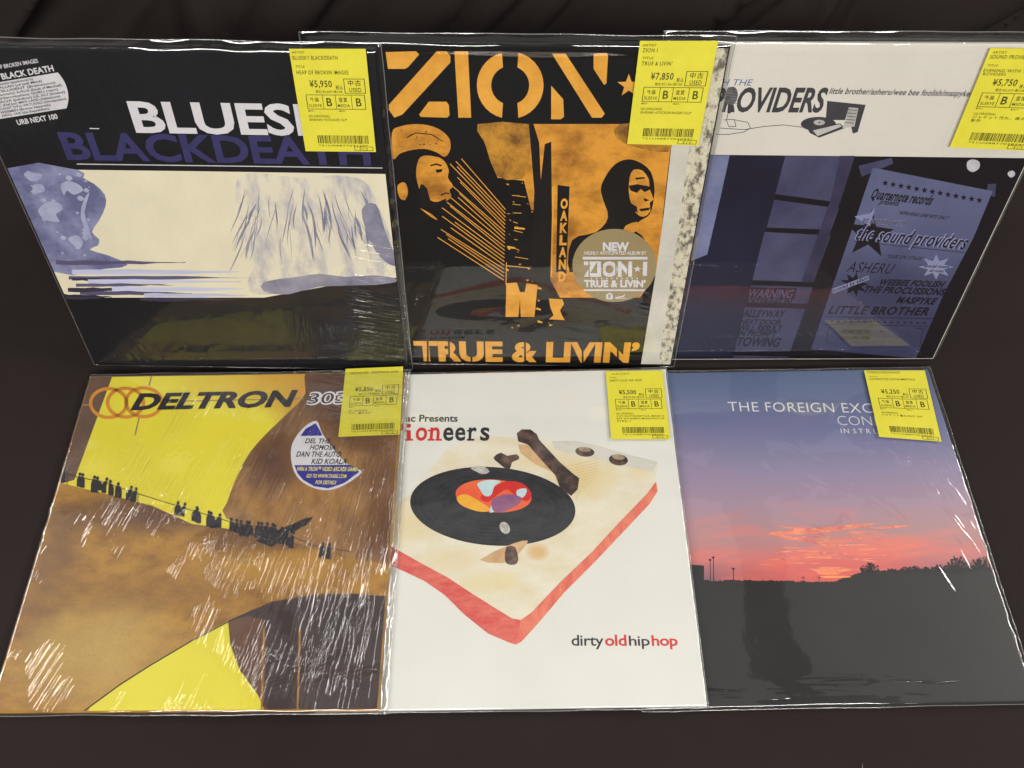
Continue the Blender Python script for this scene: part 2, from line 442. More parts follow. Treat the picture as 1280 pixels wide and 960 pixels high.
# ------------------------------------------------------------------ dark cloth over the table and up behind
def cloth():
    m = bpy.data.materials.new('dark_cloth'); m.use_nodes = True; nt = m.node_tree
    b = nt.nodes['Principled BSDF']; b.inputs['Roughness'].default_value = .85
    b.inputs['Specular IOR Level'].default_value = .08
    b.inputs['Sheen Weight'].default_value = 0
    tc = N(nt, 'ShaderNodeTexCoord')
    no = N(nt, 'ShaderNodeTexNoise', i_Scale=2.2, i_Detail=4.0); L(nt, tc, 'UV', no, 'Vector')
    cr = N(nt, 'ShaderNodeValToRGB'); L(nt, no, 0, cr, 0)
    e = cr.color_ramp.elements; e[0].position = .3; e[0].color = (.018, .0132, .0127, 1); e[1].position = .7; e[1].color = (.029, .0215, .0205, 1)
    L(nt, cr, 0, b, 'Base Color')
    wv = N(nt, 'ShaderNodeTexWave', i_Scale=420.0, i_Distortion=.6); L(nt, tc, 'UV', wv, 'Vector')
    wv2 = N(nt, 'ShaderNodeTexWave', i_Scale=420.0, i_Distortion=.6, bands_direction='Y'); L(nt, tc, 'UV', wv2, 'Vector')
    s = MA(nt, 'ADD', wv.outputs[1], wv2.outputs[1])
    fz = N(nt, 'ShaderNodeTexNoise', i_Scale=600.0, i_Detail=2.0); L(nt, tc, 'UV', fz, 'Vector')
    s = MA(nt, 'ADD', s, fz.outputs[0])
    bp = N(nt, 'ShaderNodeBump', i_Strength=.5, i_Distance=.0004); nt.links.new(s, bp.inputs['Height']); L(nt, bp, 0, b, 'Normal')
    # two profiles (y, z): plain table into curtain, and over the low riser behind the standing row
    flat = [(-1.3, -.002), (-.3, -.002), (.06, -.002), (.10, -.002), (.18, 0), (.26, .002), (.33, .012), (.39, .04), (.43, .09), (.455, .16), (.47, .26), (.48, .5), (.485, 1.1)]
    rise = [(-1.3, -.002), (-.3, -.002), (.06, -.002), (.088, -.002), (.108, .06), (.140, .165), (.165, .205), (.22, .205), (.26, .16), (.30, .10), (.39, .12), (.46, .4), (.485, 1.1)]
    seg = [14, 12, 4, 6, 12, 10, 10, 10, 10, 12, 16, 16]
    def sample(pr):
        out = []
        for i, n in enumerate(seg):
            p0 = pr[max(0, i-1)]; p1 = pr[i]; p2 = pr[i+1]; p3 = pr[min(len(pr)-1, i+2)]
            for j in range(n):
                t = j/n
                if i < 3: out.append((p1[0]+(p2[0]-p1[0])*t, p1[1]))
                else: out.append(tuple(.5*(2*p1[a]+(p2[a]-p0[a])*t*.8+(2*p0[a]-5*p1[a]+4*p2[a]-p3[a])*t*t*1+(3*p1[a]-p0[a]-3*p2[a]+p3[a])*t**3) if False else p1[a]+(p2[a]-p1[a])*t for a in (0, 1)))
        out.append(pr[-1])
        # smooth the corners
        for _ in range(6):
            out = [out[0]]+[tuple((out[k-1][a]+2*out[k][a]+out[k+1][a])/4 for a in (0, 1)) for k in range(1, len(out)-1)]+[out[-1]]
        return out
    A, B = sample(flat), sample(rise); NX = 260; vs = []; fs = []; uvs = []
    for k in range(len(A)):
        for i in range(NX+1):
            x = -1.3+2.6*i/NX
            t = max(0, min(1, (.39-abs(x-.01))/.10)); t = t*t*(3-2*t)
            y = A[k][0]*(1-t)+B[k][0]*t; z = A[k][1]*(1-t)+B[k][1]*t
            g = max(0, min(1, (A[k][0]-.30)/.14))      # curtain part gets diagonal folds
            if g > 0:
                s = (x*1.0 - (z-.1)*1.1 + .10*mnoise.noise(Vector((x*1.5, z*2, 0))))*9
                f = mnoise.noise(Vector((s, 4, z*.8)))*.07 + abs(mnoise.noise(Vector((s*1.7, 9, .3))))*.07
                y += f*g; z += f*g*.4
            if y < .09 and abs(x) > .0: z += 0
            z += .0012*(mnoise.noise(Vector((x*5, y*5, 3)))-.5)*(1 if A[k][0] < .1 else 2)
            vs.append((x, y, z)); uvs.append((x, k*.012))
    W = NX+1
    for k in range(len(A)-1):
        for i in range(NX): a = k*W+i; fs.append((a, a+1, a+1+W, a+W))
    o = mesh_obj('table_cloth', vs, fs, m, None, smooth=True)
    ul = o.data.uv_layers.new(name='uv')
    acc = [0]
    for k in range(1, len(A)): acc.append(acc[-1]+math.hypot(A[k][0]-A[k-1][0], A[k][1]-A[k-1][1]))
    for lp in o.data.loops:
        vi = lp.vertex_index; ul.data[lp.index].uv = (vs[vi][0], acc[vi//W])
    o['kind'] = 'structure'
cloth()

# ------------------------------------------------------------------ where the six records lie
def T_(x, y, z): return Matrix.Translation((x, y, z))
def low(x, y, r, t): return T_(x, y, .001) @ Matrix.Rotation(r, 4, 'Z') @ T_(-SZ/2, 0, 0) @ Matrix.Rotation(-t, 4, 'Y') @ T_(SZ/2, 0, 0)
def up(x, yb, lean, r, t, z=.004): return T_(x, yb, z) @ Matrix.Rotation(math.pi/2-lean, 4, 'X') @ T_(0, SZ/2, 0) @ Matrix.Rotation(r, 4, 'Z') @ T_(-SZ/2, 0, 0) @ Matrix.Rotation(-t, 4, 'Y') @ T_(SZ/2, 0, 0)
LEAN, YB = .30173, .07345

blue = Record(up(-.25508, YB, LEAN, -.0145, .024, .002), 'black sleeve with cream middle band, navy title line and round black sticker, upper left')
orange = Record(up(.01045, YB, LEAN, -.01041, .024), 'orange and black stencil record sleeve with round gold sticker, middle of the upright row')
poster = Record(up(.2805, YB, LEAN, -.012, 0, .0005), 'record sleeve with white top band over a dark blue window and gig poster, upper right')
yellow = Record(low(-.2608, -.10273, -.01136, .024), 'wrinkled shrink wrapped yellow and brown record sleeve lying lower left, torn blue sticker')
white = Record(low(.00044, -.1042, -.00351, .024), 'white sleeve with cream and red turntable picture, between the yellow and sunset sleeves')
sunset = Record(low(.26718, -.1045, .00425, 0), 'record sleeve with a pink sunset sky over dark ground, lying lower right')

BLACKP = print_mat('black_print', rgb(20, 20, 22), rgb(26, 25, 27), 30)
WHITEP = print_mat('white_print', rgb(212, 210, 214), rgb(200, 198, 204), 60)
RV = random.Random(5)

# ================================================================== 1 black / cream sleeve
r = blue
r.cover(print_mat('sleeve_near_black', rgb(19, 19, 22), rgb(25, 24, 28), 12, rough=.3))
i = Ink(r, 1); i.poly([(10, 211), (120, 212.5), (250, 214), (380, 216), (520, 218), (520, 345), (440, 352), (330, 372), (100, 372), (60, 372)])
i.build('cream_panel', print_mat('cream_print', rgb(226, 218, 192), rgb(219, 211, 186), 25))
i = Ink(r, 2)
i.poly([(5, 211), (98, 212.4), (104, 222), (118, 230), (131, 243), (132, 258), (123, 277), (115, 290), (124, 299), (122, 307), (112, 312), (135, 319), (160, 331), (130, 336), (50, 336)], 2)
i.build('printed_shape', print_mat('slate_print', rgb(98, 100, 138), rgb(140, 143, 178), 26, (1, 1, 1), (.42, .62)))
i = Ink(r, 3)
for P in ([(48, 262), (60, 252), (75, 254), (78, 262), (70, 268), (75, 277), (62, 276), (52, 271)], [(30, 216), (52, 217), (50, 224), (38, 226)], [(85, 298), (97, 294), (104, 303), (98, 312), (92, 306)], [(76, 232), (84, 226), (98, 230), (104, 238), (92, 243), (84, 238), (80, 244)], [(40, 232), (52, 230), (56, 238), (46, 241)], [(104, 252), (112, 240), (106, 265), (111, 284), (115, 300), (108, 290), (101, 270)]):
    i.poly(P, 3)
for k in range(40):
    x, y = RV.uniform(25, 112), RV.uniform(216, 325)
    if x < 22+(y-212)*.42: continue
    w_ = RV.uniform(1, 5); i.poly([(x-w_, y), (x-w_*.3, y-w_*.7), (x+w_*.5, y-w_*.4), (x+w_, y+w_*.2), (x+w_*.2, y+w_*.8), (x-w_*.5, y+w_*.5)])
i.build('printed_shape', print_mat('pale_slate_print', rgb(168, 172, 200), rgb(145, 150, 182), 60))
# horizontal brush streaks under the panel
for nm, c, rows in (('deep_streak_print', (78, 72, 104), [(70, 232, 328, 5), (86, 330, 347, 4), (95, 215, 356, 4), (100, 240, 366, 5)]),
                    ('pale_streak_print', (178, 180, 208), [(90, 300, 340, 7), (110, 302, 352, 5), (140, 305, 361, 6), (180, 308, 369, 5)]),
                    ('dark_streak_print', (38, 34, 52), [(90, 150, 349, 3), (85, 180, 362, 5), (80, 140, 371, 6), (175, 300, 374, 4)])):
    i = Ink(r, 2.4 if nm[1] != 'a' else 3)
    for x0, x1, y, h in rows:
        n = 9; P = []
        for k in range(n+1): P.append((x0+(x1-x0)*k/n, y-h/2*(1-(k/n)**3)+RV.uniform(-.8, .8)))
        for k in range(n, -1, -1): P.append((x0+(x1-x0)*k/n, y+h/2*(1-(k/n)**3)+RV.uniform(-.8, .8)))
        i.poly(P)
    i.build('brush_streak', print_mat(nm, rgb(*c), rgb(*[min(255, a+22) for a in c]), 14, (.3, 8, 1)))
# loose smoky plume at the right (plain abstract strokes)
pl = [print_mat('plume_grey_print', rgb(220, 213, 192), rgb(176, 172, 180), 34, (2.2, .8, 1), (.44, .66)), print_mat('plume_blue_print', rgb(110, 108, 132), rgb(150, 148, 165), 40)]
i = Ink(r, 1.6)
i.poly([(296, 226), (318, 216), (372, 222), (420, 219), (455, 226), (470, 250), (486, 290), (498, 330), (486, 345), (440, 356), (392, 350), (376, 362), (320, 368), (310, 350), (318, 330), (306, 300), (297, 262)], 3)
i.build('printed_plume', pl[0])
i = Ink(r, 2.6)
for k in range(70):
    a = RV.uniform(0, 1); x = 305+150*a+RV.uniform(-6, 6); y = 232+RV.uniform(0, 60); ln = RV.uniform(22, 62); sx = (a-.45)*.8
    wd = RV.choice((.4, .6, .8, 1.2, 2.2)); P = []
    for q in range(7):
        t = q/6; P.append((x+sx*ln*t+3*math.sin(t*3+k)-wd*math.sin(math.pi*t), y+ln*t))
    for q in range(6, -1, -1):
        t = q/6; P.append((x+sx*ln*t+3*math.sin(t*3+k)+wd*math.sin(math.pi*t)*.6, y+ln*t))
    i.poly(P)
i.poly([(452, 262), (470, 255), (482, 290), (497, 330), (480, 326), (462, 300)], 3)
i.poly([(330, 352), (372, 346), (400, 342), (432, 346), (470, 344), (500, 350), (470, 356), (400, 358), (360, 368), (330, 364)], 2)
i.build('printed_strokes', pl[1])
i = Ink(r, 1); i.line((96, 205.0), (478, 210.0), 1.1); i.line((112, 160.5), (124, 160.8), 1.2)
i.build('rule_line', WHITEP)
i = Ink(r, 2); i.text('BLUESKY', (170, 164.5), (466, 169.8), 127, .026, 0, .98)
i.build('title_lettering', print_mat('title_white', rgb(214, 211, 216), rgb(205, 202, 208), 60))
i = Ink(r, 1); i.text('BLACKDEATH', (84, 198.5), (464, 206), 165.5, .026, 0, .98)
i.build('title_lettering', print_mat('title_navy', rgb(56, 53, 102), rgb(50, 48, 92), 60))
# round sticker
def local_map(rec, c, ax, ay, base):
    O = rec.uv(*c, base); X = rec.uv(*ax, base)-O; Y = rec.uv(*ay, base)-O
    return lambda x, y: O+X*x+Y*y
def disc(rec, mp, base, th, m, name, n=64, pts=None):
    P = pts or [(math.cos(2*math.pi*k/n), math.sin(2*math.pi*k/n)) for k in range(n)]
    q = [mp(*p) for p in P]; n = len(q)
    if sum(q[k].x*q[(k+1) % n].y-q[(k+1) % n].x*q[k].y for k in range(n)) < 0: q.reverse()
    vs = [(a.x, a.y, base) for a in q]+[(a.x, a.y, base-th) for a in q]
    fs = [tuple(range(n))]+[tuple(reversed(range(n, 2*n)))]+[(k, k+n, (k+1) % n+n, (k+1) % n) for k in range(n)]
    return mesh_obj(name, vs, fs, m, rec.root)
# x axis = right, y axis = down, unit = radius
base = TH+.0005
mp = local_map(blue, (23, 118), (84, 108), (42, 166), base)
st = disc(blue, mp, base, .00018, BLACKP, 'sticker')
def circ_band(y0, y1, n=14, r_=.985):
    P = []
    for k in range(n+1):
        y = y0+(y1-y0)*k/n; P.append((math.sqrt(max(0, r_*r_-y*y)), y))
    for k in range(n, -1, -1):
        y = y0+(y1-y0)*k/n; P.append((-math.sqrt(max(0, r_*r_-y*y)), y))
    return P
i = Ink(blue, .8, mp, base); i.poly(circ_band(-.36, .52)); i.build('sticker_band', WHITEP, st)
def mtext(i, t, x0, x1, yb, h, bold=.01, sp=1, shear=0):
    vs, fs, pn = glyphs(t, bold, shear, sp); i.n += pn; O = i.map(x0, yb); X = i.map(x1, yb)-O; Y = i.map(x0, yb-h)-O; k = len(i.v)
    for x, y in vs:
        p = O+X*x+Y*y; i.v.append((p.x, p.y, i.w))
    i.f += [tuple(k+a for a in f) for f in fs]
i = Ink(blue, 1.8, mp, base)
mtext(i, 'HEAP OF BROKEN IMAGES', -.45, .62, -.66, .09, .02)
mtext(i, 'BLUESKY BLACK DEATH', -.88, .86, -.41, .14, .03)
mtext(i, 'URB NEXT 100', -.25, .60, .74, .13, .03)
i.build('sticker_print', WHITEP, st)
i = Ink(blue, 1.8, mp, base)
for k, (t, x0, x1) in enumerate((('featuring appearances by', -.35, .40), ('JUS ALLAH (of Jedi Mind)', -.5, .55), ('SOUL INTELLIGENT (Brainstorm)', -.8, .80), ('CHAZ ROO (formerly) A-PLUS (Souls of Mischief)', -.88, .90), ('PEP LOVE (Hieroglyphics) GURU (gang)', -.85, .80), ('CHIEF KAMACHI (Jukebox) LIL SCI (Scienz)', -.93, .92), ('ROB SONIC (Def Jux) MIKE LADD (Infesticons)', -.85, .80), ('THE HOLOCAUST (Wu) VIRTUOSO (Omnipotent)', -.90, .90), ('WISEMEN (Bronze Nazareth)', -.5, .55), ('AWOL ONE (the Shapeshifters)', -.5, .5))):
    mtext(i, t, x0, x1, -.285+k*.085, .055, .02)
i.build('sticker_print', BLACKP, st)
price_tag(blue, [(361, 61), (457, 61), (470, 190), (382, 189)],
    [('ARTIST', .03, .20, .042, .022), ('BLUESKY BLACKDEATH', .03, .62, .098, .036), ('TITLE', .05, .17, .172, .022), ('HEAP OF BROKEN IMAGES', .05, .74, .232, .036)],
    '¥5,950', '税抜¥5,409+税10%', 'B', ['MEX-', ('US-ORIGINAL', .42), ('SHRINK+STICKER·2LP', .64)], '*21U0887703120*', 11)

# ================================================================== 2 orange stencil sleeve
r = orange
ORA = print_mat('orange_print', rgb(216, 150, 54), rgb(146, 94, 34), 34, (1, 1.4, 1), (.42, .68), grain=.2)
ORL = print_mat('orange_lettering', rgb(226, 164, 66), rgb(205, 142, 48), 40, (1, 1, 1), (.4, .7), grain=.1)
ORD = print_mat('worn_orange_print', rgb(196, 140, 50), rgb(116, 78, 34), 60, (1, 1, 1), (.38, .66), grain=.25)
BK2 = print_mat('warm_black_print', rgb(17, 15, 14), rgb(24, 21, 19), 20)
r.cover(print_mat('sleeve_black', rgb(15, 14, 14), rgb(22, 21, 21), 14, rough=.3))
i = Ink(r, 1)
i.poly([(597, 155), (843, 155), (837, 195), (829, 265), (822, 340), (800, 372), (700, 372), (688, 350), (690, 270), (664, 262), (655, 226), (622, 222)])
i.build('printed_field', ORA)
i = Ink(r, 2)
i.poly([(597, 155), (661, 155), (664, 178), (657, 218), (646, 224), (621, 220), (606, 178)], 2); i.poly([(775, 155), (840, 155), (836, 190), (795, 184), (770, 172)], 2)
i.build('printed_patch', ORD)
# pale strip and scuffed border at the right
i = Ink(r, 2); i.poly([(843, 150), (866, 150), (846, 300), (822, 462), (800, 462), (820, 340), (830, 265)])
i.build('border_strip', print_mat('pale_border_print', rgb(206, 203, 192), rgb(190, 187, 176), 30))
i = Ink(r, 1.5); i.poly([(862, 40), (930, 40), (842, 470), (816, 470), (842, 300), (858, 180)])
i.build('scuffed_border', print_mat('scuffed_border_print', rgb(204, 198, 176), rgb(104, 98, 86), 150, (1.3, .8, 1), (.47, .60), grain=.4))
# stencil title
Z = [[(482, 65), (520, 64), (524, 68), (510, 84), (506, 86), (485, 86)], [(546, 64), (558, 64), (563, 70), (563, 78), (503, 143), (493, 147), (486, 137), (486, 131)], [(536, 127), (558, 127), (561, 131), (562, 144), (559, 147), (526, 146), (524, 143)],
     [(568, 64), (585, 64), (589, 147), (573, 147)],
     [(689, 107), (704, 124), (705, 146), (701, 149), (689, 149)], [(690, 67), (707, 67), (756, 142), (752, 147), (740, 147)], [(742, 67), (758, 66), (760, 70), (758, 104), (755, 106), (742, 86)]]
i = Ink(r, 2)
for P in Z: i.poly(P)
def half_o(sg):
    P = []
    cx, cy = (637.5, 106.5) if sg < 0 else (638, 106.5)
    for k in range(15):
        a = math.radians(-76+152*k/14); P.append((cx+sg*(41.5*math.cos(a)), cy+42*math.sin(a)))
    for k in range(14, -1, -1):
        a = math.radians(-68+136*k/14); P.append((cx+sg*(23.5*math.cos(a)), cy+24*math.sin(a)))
    return P
i.poly(half_o(-1)); i.poly(half_o(1))
S5 = [(786+(15 if k % 2 == 0 else 6)*math.sin(k*math.pi/5), 107-(15 if k % 2 == 0 else 6)*math.cos(k*math.pi/5)) for k in range(10)]
i.poly(S5)
i.poly([(818, 66), (836, 66), (832, 146), (815, 146)])
i.build('title_lettering', ORL)
# fan of fine rays
i = Ink(r, 1)
for k in range(20):
    t = k/19
    a = (566+ -22*t+RV.uniform(-3, 3), 190+108*t+RV.uniform(-4, 4)); b = (618+10*t, 232+118*t)
    L0 = RV.uniform(0, .25); i.line((a[0]+(b[0]-a[0])*L0, a[1]+(b[1]-a[1])*L0), (632-2*t, 262+84*t*1.05), 1.0)
i.build('printed_rays', ORL)
# plain stencil bust in a cap, left (generic, no features)
i = Ink(r, 1.4)
i.poly([(490, 166), (500, 158), (524, 155), (546, 160), (561, 172), (563, 186), (556, 196), (545, 190), (530, 186), (512, 188), (500, 192), (491, 198)], 4)
i.poly([(526, 196), (546, 196), (556, 202), (561, 213), (560, 222), (566, 232), (562, 238), (564, 246), (556, 252), (540, 258), (528, 252), (524, 236), (520, 216)], 4)
i.poly([(497, 232), (506, 228), (510, 240), (506, 250), (499, 246)], 3)
i.poly([(525, 260), (540, 268), (547, 275), (540, 272)], 2)
i.build('printed_figure', ORA)
i = Ink(r, 2.2); i.poly([(526, 230), (534, 236), (538, 250), (548, 252), (558, 248), (552, 258), (532, 258), (524, 246)], 2); i.poly([(544, 212), (553, 211), (552, 215), (546, 216)], 1)
for k in range(16): i.line((RV.uniform(495, 556), RV.uniform(162, 186)), (RV.uniform(495, 556), RV.uniform(162, 186))) if False else i.ellipse((RV.uniform(496, 556), RV.uniform(162, 184)), RV.uniform(.4, 1.6), RV.uniform(.4, .9), 6)
i.path([(538, 207), (545, 205), (552, 207)], 2); i.path([(551, 244), (557, 241), (562, 242)], 1.6); i.path([(508, 172), (520, 166), (540, 168), (552, 176)], 1.2)
i.build('printed_detail', BK2)
# plain dark bust, right, and street shapes
i = Ink(r, 2.4)
i.poly([(756, 222), (768, 206), (784, 199), (800, 203), (813, 214), (818, 232), (817, 250), (812, 268), (800, 276), (792, 286), (806, 300), (800, 330), (740, 330), (712, 340), (715, 300), (745, 290), (760, 272), (754, 250), (751, 236)], 3)
i.poly([(661, 155), (667, 155), (674, 178), (676, 225), (681, 180), (689, 177), (690, 270), (688, 350), (662, 350), (668, 240), (664, 190)])
i.poly([(697, 231), (712, 233), (708, 342), (695, 340)])
i.build('printed_figure', BK2)
i = Ink(r, 3.0)
i.poly([(792, 212), (803, 213), (811, 224), (812, 236), (817, 249), (812, 253), (813, 264), (804, 271), (795, 266), (789, 254), (786, 240), (787, 222)], 2)
i.poly([(782, 282), (796, 277), (800, 284), (790, 292), (780, 290)], 2)
i.build('printed_detail', ORA)
i = Ink(r, 3.6)
i.poly([(786, 232), (797, 230), (812, 233), (812, 237), (806, 240), (801, 236), (796, 241), (788, 238)], 1); i.poly([(804, 247), (812, 250), (806, 252)], 0); i.poly([(799, 261), (813, 259), (811, 262.5), (801, 264)], 0); i.poly([(789, 254), (796, 258), (797, 266), (791, 262)], 1)
i.poly([(794, 222), (806, 221), (806, 223), (795, 224.5)], 0)
i.build('printed_detail', BK2)
i = Ink(r, 3.4)
for k, ch in enumerate('OAKLAND'):
    y = 260+k*15.2; i.text(ch, (700.5-k*.45, y), (709.5-k*.45, y), y-11.5, .05)
i.build('sign_lettering', ORL)
i = Ink(r, 2)
i.poly([(633, 354), (646, 353), (650, 365), (656, 365), (658, 354), (672, 356), (668, 396), (651, 396), (650, 374), (648, 396), (632, 396)])
i.poly([(686, 373), (703, 374), (705, 380), (700, 388), (703, 395), (706, 400), (686, 399), (692, 394), (688, 384)])
for x, y, w_ in ((643, 283, 13), (634, 307, 10), (672, 313, 12), (670, 340, 10), (633, 335, 3), (674, 345, 6), (672, 358, 5), (671, 384, 5), (672, 400, 6)): i.poly([(x, y), (x+w_, y+2), (x+w_, y+4), (x, y+3)])
i.line((633, 332), (682, 337), 1); i.line((633, 328), (632.5, 356), 1); i.poly([(687, 236), (693, 232), (690, 346), (685, 346)])
for k in range(46):
    x, y = RV.uniform(630, 690), RV.uniform(225, 415); i.poly([(x, y), (x+RV.uniform(1, 5), y+RV.uniform(-.5, 1)), (x+RV.uniform(.5, 4), y+RV.uniform(1, 2.5))])
for k in range(8): i.line((640+k*.5, 244+k*11), (640+RV.uniform(6, 24), 245+k*11+RV.uniform(-1, 2)), .8)
i.build('printed_buildings', ORL)
# bottom title with stencil cuts
i = Ink(r, 2)
i.text('TRUE & LIVIN’', (519, 450), (797, 452), 427, .045, 0, 1.0)
i.build('title_lettering', ORL)
i = Ink(r, 3)
for x in (533.5, 560, 588, 628, 655, 727, 771): i.poly([(x, 424), (x+2.3, 424), (x+2.6, 455), (x+.3, 455)])
i.build('stencil_gap', BK2)
base = TH+.0005
mp = local_map(orange, (768, 333.5), (820.5, 333.5), (768, 377.5), base)
st = disc(orange, mp, base, .0002, print_mat('gold_sticker_paper', rgb(152, 136, 98), rgb(146, 130, 92), 30), 'sticker')
i = Ink(orange, 1, mp, base)
mtext(i, 'NEW', -.27, .34, -.44, .21, .05, 1)
mtext(i, 'HIGHLY ANTICIPATED ALBUM BY', -.72, .76, -.33, .09, .02, 1, .2)
i.poly([(-.75, -.27), (.78, -.27), (.78, -.20), (-.75, -.20)])
mtext(i, 'ZION', -.74, .42, .25, .38, .05, 1)
S5 = [(.55+(.09 if k % 2 == 0 else .04)*math.sin(k*math.pi/5), .06-(.09 if k % 2 == 0 else .04)*math.cos(k*math.pi/5)) for k in range(10)]
i.poly(S5); i.poly([(.68, -.14), (.78, -.14), (.78, .25), (.68, .25)])
for k in range(10):
    x = -.55+k*.122; i.poly([(x, .29), (x+.02, .32), (x, .35), (x-.02, .32)])
mtext(i, 'TRUE & LIVIN’', -.74, .76, .56, .19, .045, 1)
i.poly([(-.75, .63), (.74, .63), (.74, .68), (-.75, .68)])
i.poly([(-.20, .78), (-.12, .72), (-.04, .78), (-.04, .92), (-.20, .92)]); i.poly([(.02, .86), (.20, .82), (.26, .76), (.24, .84), (.10, .88), (.30, .885), (.30, .90), (.02, .90)])
i.build('sticker_print', WHITEP, st)
i = Ink(orange, 2, mp, base)
for x0 in (-.62, -.30, .02, .30): i.poly([(x0, -.15), (x0+.03, -.15), (x0+.03, .27), (x0, .27)])
i.poly([(-.15, .78), (-.10, .78), (-.10, .88), (-.15, .88)])
i.build('sticker_gap', _mats['gold_sticker_paper'], st)
price_tag(orange, [(800, 51), (898, 51), (873, 182), (784, 180)],
    [('ARTIST', .04, .22, .050, .022), ('ZION I', .05, .24, .102, .036), ('TITLE', .06, .20, .165, .022), ('TRUE & LIVIN’', .06, .46, .222, .036)],
    '¥7,850', '税抜¥7,136+税10%', 'B', ['MEX-', ('US-ORIGINAL', .42), ('SHRINK+STICKER/INSERT/2LP', .82)], '*21U0887702044*', 12)

# ================================================================== 3 white band / window photo sleeve
r = poster
r.cover(print_mat('sleeve_ivory', rgb(214, 209, 200), rgb(208, 203, 193), 10, rough=.32))
i = Ink(r, 1); i.poly([(700, 191), (900, 193.5), (1100, 195.5), (1400, 199), (1200, 470), (780, 470)])
i.build('photo_panel', print_mat('dark_photo_print', rgb(19, 15, 20), rgb(27, 21, 26), 9))
def z8(P): return [(820+x*.359, 200+y*.359) for x, y in P]
i = Ink(r, 2)
i.poly([(900, 194), (948, 194), (880, 460), (845, 460), (862, 320)]); i.poly(z8([(285, -15), (455, -15), (330, 440), (260, 690), (130, 690), (235, 200)]))
i.build('printed_window_frame', print_mat('night_blue_print', rgb(32, 32, 54), rgb(24, 23, 40), 10))
i = Ink(r, 2.6)
i.poly([(858, 194), (912, 194), (902, 240), (884, 318), (864, 326), (856, 300)])
i.build('printed_window', print_mat('pale_blue_print', rgb(128, 134, 168), rgb(98, 104, 142), 18))
panes = [[(450, -14), (692, -14), (640, 148), (415, 118)], [(412, 138), (636, 168), (610, 242), (385, 235)], [(378, 250), (608, 262), (548, 425), (335, 418)]]
mW = print_mat('window_blue_print', rgb(76, 76, 106), rgb(56, 56, 84), 22, (1, 1, 1), (.35, .68), grain=.1)
for P in panes: Ink(r, 3).poly(z8(P)).build('printed_window', mW)
i = Ink(r, 3); i.poly(z8([(330, 435), (545, 442), (528, 500), (318, 495)])); i.poly(z8([(310, 512), (520, 517), (467, 665), (272, 668)])); i.poly(z8([(270, 680), (462, 684), (452, 702), (262, 702)]))
i.build('printed_window', print_mat('dim_window_print', rgb(66, 66, 94), rgb(50, 48, 72), 22, (1, 1, 1), (.35, .68), grain=.1))
i = Ink(r, 3.4); i.poly(z8([(640, -15), (692, -15), (550, 425), (505, 425), (610, 130)])); i.build('printed_window_frame', print_mat('window_edge_print', rgb(64, 60, 88), rgb(48, 45, 66), 30))
DK = print_mat('dark_lettering', rgb(24, 19, 26), rgb(30, 24, 32), 30)
i = Ink(r, 3.8); i.poly(z8([(322, 443), (490, 446), (480, 484), (312, 480)])); i.build('printed_sign', DK)
i = Ink(r, 4.4); i.text('WARNING', (820+318*.359, 200+477*.359), (820+474*.359, 200+480*.359), 200+448*.359, .03, .15); i.build('printed_lettering', mW)
i = Ink(r, 3.9)
for t, x0, x1, y, h in (('LOITERING IN', 300, 470, 500, 18), ('ALLEYWAY', 300, 445, 545, 24), ('NEXT DOOR', 290, 432, 570, 17), ('WILL RESULT', 285, 437, 592, 19), ('IN PROMPT', 283, 416, 612, 18), ('TOWING', 278, 428, 646, 30)):
    a, b, tp = z8([(x0, y), (x1, y+3), (0, y-h)]); i.text(t, a, b, tp[1], .03, .15)
i.build('printed_lettering', DK)
i = Ink(r, 3); i.poly(z8([(755, 26), (1172, 108), (1105, 270), (1000, 470), (905, 690), (540, 658), (600, 480), (690, 220)]))
i.build('printed_poster', print_mat('poster_blue_print', rgb(96, 100, 134), rgb(78, 81, 112), 8, (1, 1, 1), (.35, .68), rec=poster, blobs=[(1090, 410, 170, 90, (50, 50, 80), .9)]))
i = Ink(r, 2.5); i.poly(z8([(705, 20), (820, -8), (826, 12), (716, 58)])); i.poly(z8([(1155, 84), (1184, 82), (1180, 128), (1150, 120)])); i.build('printed_tape', mW)
i = Ink(r, 3.8)
for k in range(13):
    cx, cy = z8([(798+27.3*k, 80+5.0*k)])[0]; i.poly([(cx+(4.2 if q % 2 == 0 else 1.8)*math.sin(q*math.pi/5), cy-(4.2 if q % 2 == 0 else 1.8)*math.cos(q*math.pi/5)) for q in range(10)])
def big_star(cx, cy, R1, R2): return z8([(cx+(R1 if q % 2 == 0 else R2)*math.sin(q*math.pi/5+.12), cy-(R1 if q % 2 == 0 else R2)*math.cos(q*math.pi/5+.12)) for q in range(10)])
i.poly(big_star(742, 258, 88, 36))
def rotated(i, t, x0, y0, x1, y1, h, bold=.02, shear=0, sp=1.08):
    bold = min(bold, .045)
    a, b, tp = z8([(x0, y0), (x1, y1), (x0, y0-h)]); i.text(t, a, b, tp[1], bold, shear, sp)
rotated(i, 'Quarternote records', 745, 133, 955, 156, 36, .03, .1); rotated(i, 'presents', 775, 152, 842, 159, 18, .02, .2)
rotated(i, '“APPEARING ONE NITE ONLY”', 843, 188, 1018, 208, 12, .02, .2)
rotated(i, '“LIVE ON STAGE”', 803, 340, 930, 349, 12, .01, .2)
rotated(i, 'ASHERU', 662, 388, 820, 396, 36, .0, .2); rotated(i, 'WEEBEE FOOLISH', 776, 434, 1000, 442, 20, .05, .25)
rotated(i, 'THE PROCUSSIONS', 722, 460, 1003, 470, 22, .05, .25); rotated(i, 'MASPYKE', 833, 497, 972, 502, 22, .05, .25)
rotated(i, 'LITTLE BROTHER', 598, 534, 944, 540, 27, .03, .15)
